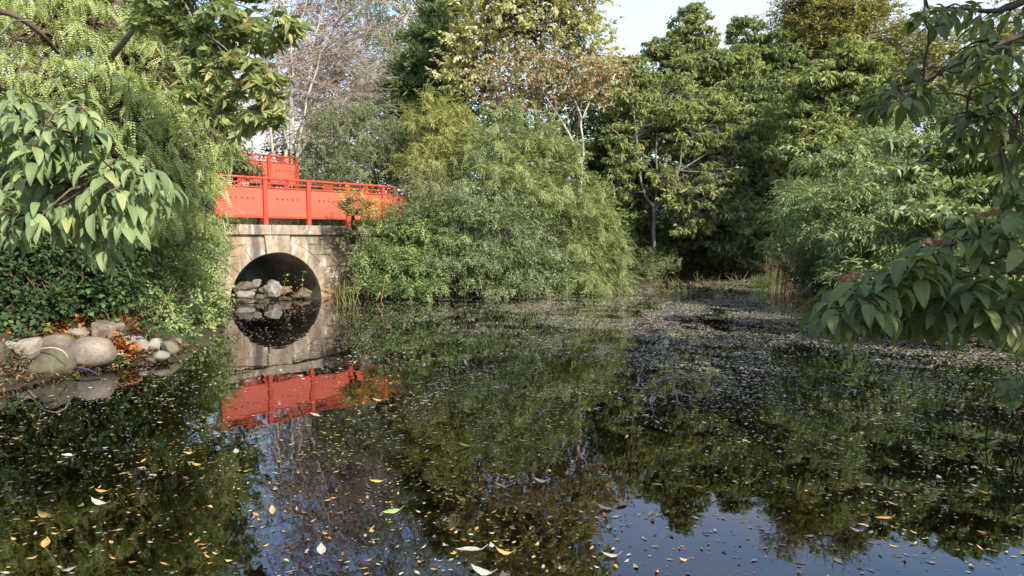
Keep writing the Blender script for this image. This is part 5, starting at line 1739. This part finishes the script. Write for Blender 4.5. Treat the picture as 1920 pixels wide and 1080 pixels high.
NA = [(20, 190), (75, 200), (140, 205), (175, 225), (40, 250), (105, 260), (160, 280), (15, 300), (70, 310), (130, 320), (205, 310), (245, 312), (30, 360), (90, 360), (150, 365), (215, 362), (270, 345), (60, 400), (120, 408), (180, 405), (235, 385), (165, 440), (5, 425), (40, 330), (100, 290), (-25, 260), (-25, 350), (-15, 400), (190, 350), (110, 385), (20, 225), (85, 235), (200, 385), (-20, 200), (60, 275), (0, 385)]
NA += [(x + 9, y + 13) for x, y in NA] + [(x - 12, y - 9) for x, y in NA[::2]] + [(230, 420), (255, 405), (285, 370), (310, 352), (215, 455), (180, 462), (195, 470), (320, 345), (150, 190), (110, 185), (50, 180), (0, 185)] + [(x + 19, y - 21) for x, y in NA[::2]] + [(x - 14, y + 24) for x, y in NA[1::3] if y < 380]
overhang('near_dogwood', 'pale green large leaved branch hanging in from the left foreground', (-4.6, 1.8, gz(-4.6, 1.8)), NA, 2.35, .3, near_light, 'bark_brown',
         [([np.array([-4.6, 1.8, 0.1]), np.array([-4.2, 1.9, 1.4]), np.array([-3.2, 2.2, 2.0]), at(-150, 240, 2.5), at(0, 245, 2.4), at(110, 250, 2.35), at(190, 270, 2.3)], .045),
          ([np.array([-4.2, 1.9, 1.3]), np.array([-3.0, 2.2, 1.6]), at(-100, 340, 2.4), at(60, 340, 2.4), at(170, 345, 2.35), at(275, 340, 2.3)], .035),
          ([np.array([-3.2, 2.2, 1.55]), at(-100, 400, 2.4), at(60, 395, 2.4), at(150, 420, 2.4)], .025)],
         7, (.25, -.15, 0), .45, sc=.88, seed=41, stuff=([(np.array([-4.6, 2.2, 2.3]), np.array([.9, 1.2, .8])), (np.array([-3.9, 2.4, 1.5]), np.array([.7, .8, .7]))], 260, 'dogwood_fine', 'dogwood'))
NR = [(1560, 560), (1605, 545), (1650, 575), (1690, 530), (1705, 560), (1750, 590), (1600, 588), (1780, 540), (1830, 560), (1880, 590), (1800, 500), (1850, 470), (1720, 480), (1660, 505), (1640, 535), (1760, 460), (1900, 520), (1870, 430), (1820, 425), (1905, 400), (1880, 605), (1915, 630), (1580, 575), (1560, 590), (1700, 600), (1930, 560), (1930, 470), (1740, 520), (1840, 520)]
NT = [(1645, 190), (1672, 175), (1690, 140), (1712, 120), (1730, 170), (1762, 125), (1790, 112), (1812, 145), (1740, 22), (1775, 32), (1805, 15), (1835, 42), (1850, 72), (1885, 30), (1870, 105), (1905, 80), (1845, 125), (1882, 145), (1915, 135), (1780, 220), (1800, 245), (1825, 205), (1855, 195), (1885, 215), (1905, 245), (1862, 245), (1918, 295), (1890, 335), (1908, 370), (1930, 20), (1940, 180), (1940, 330)]
NR += [(x - 8, y + 9) for x, y in NR if y < 600] + [(1545, 575), (1575, 560), (1625, 590), (1660, 600), (1590, 535), (1740, 600), (1800, 600)] + [(x + 17, y + 18) for x, y in NR if y < 600] + [(x - 10, y - 20) for x, y in NR[::3]]
NT += [(x - 9, y + 8) for x, y in NT[::2]] + [(1625, 185), (1655, 165), (1680, 195), (1700, 190), (1755, 175), (1835, 165), (1790, 260), (1830, 270), (1870, 290), (1900, 310), (1880, 360), (1910, 400)] + [(x + 16, y - 14) for x, y in NT[::2]] + [(x + 20, y + 24) for x, y in NT[8::2]]
CR = [(np.array([5.6, 3.6, 4.2]), np.array([1.8, 2.0, 1.2])), (np.array([4.9, 2.0, 3.4]), np.array([1.4, 1.4, 1.2])), (np.array([6.2, 5.6, 3.6]), np.array([1.5, 1.5, 1.3])), (np.array([4.2, 3.9, 4.0]), np.array([1.0, 1.2, .9])), (np.array([6.5, 4.0, 2.4]), np.array([1.2, 1.6, 1.0])), (np.array([3.7, .5, 3.4]), np.array([1.1, .9, .9])), (np.array([4.4, .3, 4.7]), np.array([1.4, 1.2, 1.0])), (np.array([5.0, 1.4, 5.3]), np.array([1.3, 1.2, 1.0])), (np.array([3.3, 1.0, 2.5]), np.array([.55, .55, .6]))]  # unseen crown; some lobes added towards the sun to shade the near branches
rt = np.array([5.3, 3.0, gz(5.3, 3.0)])
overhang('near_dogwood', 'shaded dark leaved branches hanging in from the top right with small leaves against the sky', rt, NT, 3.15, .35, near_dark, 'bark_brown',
         [([rt, rt + np.array([-.1, 0, 1.4]), rt + np.array([-.6, .1, 2.3]), at(2050, 60, 3.3), at(1920, 55, 3.2), at(1850, 95, 3.15), at(1781, 126, 3.1), at(1689, 172, 3.1)], .07),
          ([rt + np.array([-.1, 0, 1.2]), np.array([3.6, 3.1, 2.3]), at(1980, 150, 3.2), at(1920, 166, 3.2), at(1855, 200, 3.15), at(1790, 225, 3.1)], .045),
          ([rt + np.array([-.6, .1, 2.3]), at(2000, -40, 3.3), at(1880, 25, 3.2), at(1800, 15, 3.2), at(1740, 15, 3.15)], .035)],
         7, (-.3, -.05, 0), .45, sc=.98, seed=42, stuff=(CR, 3000, 'dogwood_fine', 'dogwood_dark'))
rt2 = np.array([4.9, 4.2, gz(4.9, 4.2)])
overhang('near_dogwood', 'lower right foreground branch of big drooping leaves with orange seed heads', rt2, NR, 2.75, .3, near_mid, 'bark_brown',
         [([rt2, rt2 + np.array([-.3, -.4, .6]), np.array([3.0, 3.4, 1.15]), at(2000, 520, 2.9), at(1900, 505, 2.8), at(1800, 510, 2.75), at(1700, 545, 2.7), at(1600, 560, 2.7)], .05),
          ([np.array([3.4, 3.7, .95]), at(2010, 440, 2.9), at(1900, 430, 2.85), at(1830, 440, 2.8), at(1750, 470, 2.8)], .03),
          ([np.array([3.2, 3.5, .9]), at(2000, 600, 2.8), at(1920, 590, 2.75), at(1860, 580, 2.7), at(1760, 580, 2.7)], .025)],
         7, (-.12, -.12, 0), .45, sc=1.0, seed=43, heads=((1585, 525, .1), (1600, 515, .09), (1700, 540, .1), (1712, 520, .09), (1752, 452, .1), (1885, 598, .07), (1840, 400, .08), (1860, 395, .07)))
low = leaf_meshes('leaf', M['near_dark'], .11, .05, 8, 6, seed=35)
root = empty('edge_shrub', gpt(1960, 5.9), 'dark shrub leaning over the water at the right edge', 'shrub')
org = np.array(root.location)
C = np.array([at(x, y, Y) for x, y, Y in ((1905, 690, 5), (1915, 720, 4.9), (1890, 735, 5), (1920, 755, 4.8), (1900, 710, 5.2), (1935, 700, 5.2), (1940, 740, 5), (1880, 715, 5.1), (1950, 660, 5.4), (1920, 650, 5.6), (1905, 665, 5.6), (1960, 780, 4.8))])
a = Acc(); tubes(a, np.array([bez(org, c, 6, .12) for c in C]), np.tile(np.linspace(.009, .003, 6), (len(C), 1)), 4)
a.build('stems', M['bark_brown'], root, kind='stuff', origin=org)
whorls(root, org, C, np.tile([[-.5, -.3, .1]], (len(C), 1)), low, 7, hang=.4, rng=g)


# ------------------------------------------------------------------ on and in the water
def floating():
    gg = np.random.default_rng(77)

    def flake_acc(P, sz, lift=.003):
        n = len(P)
        ang = gg.uniform(0, 6.28, n)
        c, s = np.cos(ang), np.sin(ang)
        asp = gg.uniform(.16, .6, n)
        curl = gg.uniform(0, .22, n) * sz
        base = np.array([[-.5, 0], [-.1, -.5], [.5, 0], [-.1, .5]])
        u = base[None, :, 0] * sz[:, None]
        v = base[None, :, 1] * (sz * asp)[:, None]
        X = P[:, None, 0] + u * c[:, None] - v * s[:, None]
        Y = P[:, None, 1] + u * s[:, None] + v * c[:, None]
        Z = np.zeros_like(X) + lift
        Z[:, [0, 2]] += curl[:, None] * gg.uniform(0, 1, (n, 2))
        a = Acc()
        V = np.stack([X, Y, Z], -1).reshape(-1, 3)
        i = np.arange(n)[:, None] * 4
        a.add(V, t=np.concatenate([i + np.array([[0, 1, 2]]), i + np.array([[0, 2, 3]])], 1).reshape(-1, 3), rt=np.repeat(gg.random(n), 2))
        return a

    def wet(P, m=0.02):
        return P[pond_sd(P[:, 0], P[:, 1]) < -m]

    # fine debris: thin near the viewer, a nearly closed mat in the far right half
    n = 620000
    P = np.stack([gg.uniform(-7, 10, n), gg.uniform(2.6, 27, n)], -1)
    x, y = P[:, 0], P[:, 1]
    nz1 = np.sin(x * 1.7 + 2 * np.sin(y * .6)) * np.sin(y * .9 + 1.3 * np.sin(x * .8)) + .6 * np.sin(x * 3.1 + y * 2.3) * np.sin(y * 3.7 - x)
    dens = .07 + .24 * sstep(-3, 1.5, x) * sstep(3.5, 7, y)
    mat_ = np.exp(-(((x - 3.4) / 3.4) ** 2 + ((y - 11.8) / 3.6) ** 2) * 1.1)
    dens = dens + 2.1 * mat_ * np.clip(.85 + .5 * nz1, 0, 1) + .10 * sstep(8, 14, y) * np.clip(.4 + nz1, 0, 1)
    drift = np.sin(x * 5.3 + 2.1 * np.sin(y * 1.9 + x)) * np.sin(y * 4.1 + 1.7 * np.sin(x * 2.7)) + .5 * np.sin(x * 11 + y * 7) * np.sin(y * 9 - x * 4)
    dens *= np.clip(.6 + .55 * nz1 + .5 * drift, .06, 1.2)
    P = wet(P[gg.random(n) < dens])
    a = flake_acc(P, gg.uniform(.009, .032, len(P)) * (1 + .03 * P[:, 1]) * np.where((gg.random(len(P)) < .12) & (P[:, 1] < 9), 1.9, 1))
    o = a.build('floating_debris', M['flake'], kind='stuff')
    o['label'] = 'grey flecks of plant debris floating all over the pond'
    print('debris', len(P))
    n = 7000
    P = np.stack([gg.uniform(-4.8, 4, n), 2.7 + gg.gamma(1.7, 1.9, n)], -1)
    P = P[gg.random(n) < np.where(P[:, 0] < .3, .95, .6)]
    P = wet(P)
    a = flake_acc(P, gg.uniform(.01, .03, len(P)) * np.where(gg.random(len(P)) < .2, 1.8, 1))
    o = a.build('floating_leaf_scraps', M['goldflake'], kind='stuff')
    o['label'] = 'small yellow leaf scraps floating thickest at the left'
    n = 6500
    P = np.stack([gg.uniform(-4.6, 3.2, n), 2.5 + gg.gamma(1.5, 1.4, n)], -1)
    P = wet(P, .1)
    a = flake_acc(P, gg.uniform(.05, .12, len(P)), 0)
    v = np.concatenate(a.v)
    bed = ground_z(v[:, 0], v[:, 1])
    frac = np.repeat(gg.uniform(0, 1, len(v) // 4) ** 1.6, 4)
    v[:, 2] = v[:, 2] * .3 + np.minimum(-.025, bed * (1 - frac * .97) + .02)
    a.v = [v]
    o = a.build('sunken_leaves', M['sunk'], kind='stuff')
    o['label'] = 'brown and orange leaves sunk below the surface'
    # single fallen leaves one can pick out
    shapes = {}
    for key, m_ in FALLEN.items():
        shapes[key] = []
        for i in range(8):
            L = .1
            v, t, q, uv = leaf_geo(L, .052 * gg.uniform(.7, 1.15), gg.uniform(-.5, -.1) if i % 2 else gg.uniform(.1, .8), gg.uniform(-.75, .3), 2, 5)
            v[:, 1] -= L / 2
            v[:, 2] -= v[:, 2].min() - .002
            ste = Acc()
            ste.add(v, q=q, rq=np.full(len(q), (i + .5) / 8))
            tubes(ste, [[[0, -L / 2, v[2, 2]], [.004, -L * .62, v[2, 2] + .006], [.012, -L * .75, v[2, 2] + .012]]], [[.0016] * 3], 3)
            vv, tt, qq, rt_, rq_ = ste.arrays()
            rq_[:] = (i + .5) / 8
            me = mesh_np('fallen_leaf', vv, tt, qq, rt_, rq_, smooth=True)
            me.materials.append(m_)
            shapes[key].append(me)

    def put(px, py, key, label, s=1.0, rot=None, group=None, i=None):
        Yd = F * CAM_H / ((py - 445))
        p = at(px, py, Yd)
        dy = (CAM_H) / (math.tan(math.atan((py - 540) / F) + PITCH))
        p = at(px, py, dy)
        me = shapes[key][gg.integers(8) if i is None else i]
        o = bpy.data.objects.new('fallen_leaf', me)
        COL.objects.link(o)
        o.location = (p[0], p[1], .002)
        o.rotation_euler = (gg.normal(0, .06), gg.normal(0, .06), gg.uniform(0, 6.28) if rot is None else rot)
        o.scale = (s * .85,) * 3
        tag(o, label, 'leaf', group)

    for a_ in [
        (733, 960, 'green', 'fresh green leaf floating flat left of the middle foreground', 1.15, 1.9), (82, 967, 'yellow', 'bright yellow leaf near the bottom left corner', 1.15, 1.2), (510, 961, 'orange', 'crumpled orange leaf over the dark branch reflection', .9, .4),
        (707, 751, 'yellow', 'golden leaf just right of the red railing reflection', 1.2, 1.5), (590, 780, 'pale', 'white curled leaf below the red railing reflection', 1.1, 1.4), (870, 838, 'yellow', 'long golden leaf at the middle of the pond foreground', 1.2, 1.6),
        (878, 1034, 'pale', 'big cream curled leaf on the blue sky reflection at the bottom', 1.5, 1.7), (942, 1038, 'orange', 'folded tan leaf right of the big cream one', 1.0, 1.6), (602, 1033, 'pale', 'cream leaf standing on edge at the left of the sky reflection', 1.0, .3),
        (1133, 955, 'pale', 'white boat shaped leaf on the upper rim of the sky reflection', 1.1, 1.5), (1163, 946, 'orange', 'salmon leaf beside the white boat shaped one', 1.0, 1.3), (1306, 917, 'yellow', 'single amber leaf at the top of the right sky reflection', .85, .6),
        (1142, 1044, 'pale', 'white curled leaf with a raised stalk low in the sky reflection', 1.0, 1.6), (900, 1075, 'pale', 'pale crescent leaf cut by the bottom edge', 1.2, 1.5), (1838, 925, 'yellow', 'yellow leaf alone on the black water at the right', 1.0, 1.5),
        (937, 913, 'yellow', 'yellow leaf upper left of the blue reflection', .9, 1.5), (1012, 904, 'pale', 'pale leaf with a curled tip over the brown tree reflection', 1.0, 1.5), (1655, 972, 'orange', 'tan leaf beside the bright ripple at lower right', 1.1, 1.5), (1600, 995, 'pale', 'small white cupped leaf below the tan one at lower right', .8, 1.5),
        (86, 1020, 'orange', 'tan leaf tilted upright in the bottom left corner', 1.0, .4), (183, 945, 'pale', 'grey green leaf lying flat in the left foreground', 1.1, 1.5), (190, 922, 'yellow', 'slender yellow leaf above the grey green one', 1.0, 1.4), (443, 848, 'pale', 'white leaf on the strip of bright sky reflection at left', .9, .5),
        (352, 850, 'yellow', 'upper leaf of a floating yellow cluster at left', .8, 1.5), (368, 872, 'yellow', 'lower leaf of the floating yellow cluster at left', .8, 1.5), (125, 855, 'pale', 'white twisted leaf out on the black water at far left', 1.0, 1.4), (705, 903, 'yellow', 'long yellow leaf above the fresh green one', 1.0, 1.5)]:
        put(*a_[:5], rot=a_[5])
    n = 0
    tries = 0
    while n < 255 and tries < 6000:
        tries += 1
        px, py = gg.uniform(0, 1920), 660 + 420 * gg.random() ** .8
        if px > 1250 and gg.random() < .45:
            continue
        p = at(px, py, F * CAM_H / (py - 445))
        if pond_sd(np.array([p[0]]), np.array([p[1]]))[0] > -.06:
            continue
        left = px < 640
        key = gg.choice(['yellow', 'pale', 'orange', 'green'], p=[.48, .16, .31, .05] if left else [.3, .28, .34, .08])
        zone = 'on the dark water at left' if px < 420 else 'under the railing reflection' if px < 800 else 'on the middle of the pond' if px < 1250 else 'on the black water at right'
        word = {'yellow': 'small yellow', 'pale': 'small pale', 'orange': 'small brownish orange', 'green': 'small green'}[key]
        row = 'far out' if py < 740 else 'halfway out' if py < 850 else 'near the viewer' if py < 970 else 'close to the bottom edge'
        put(px, py, key, f'{word} fallen leaf {row} {zone}', gg.uniform(.26, .52), group=f'{word} leaves {row} {zone}')
        n += 1


floating()
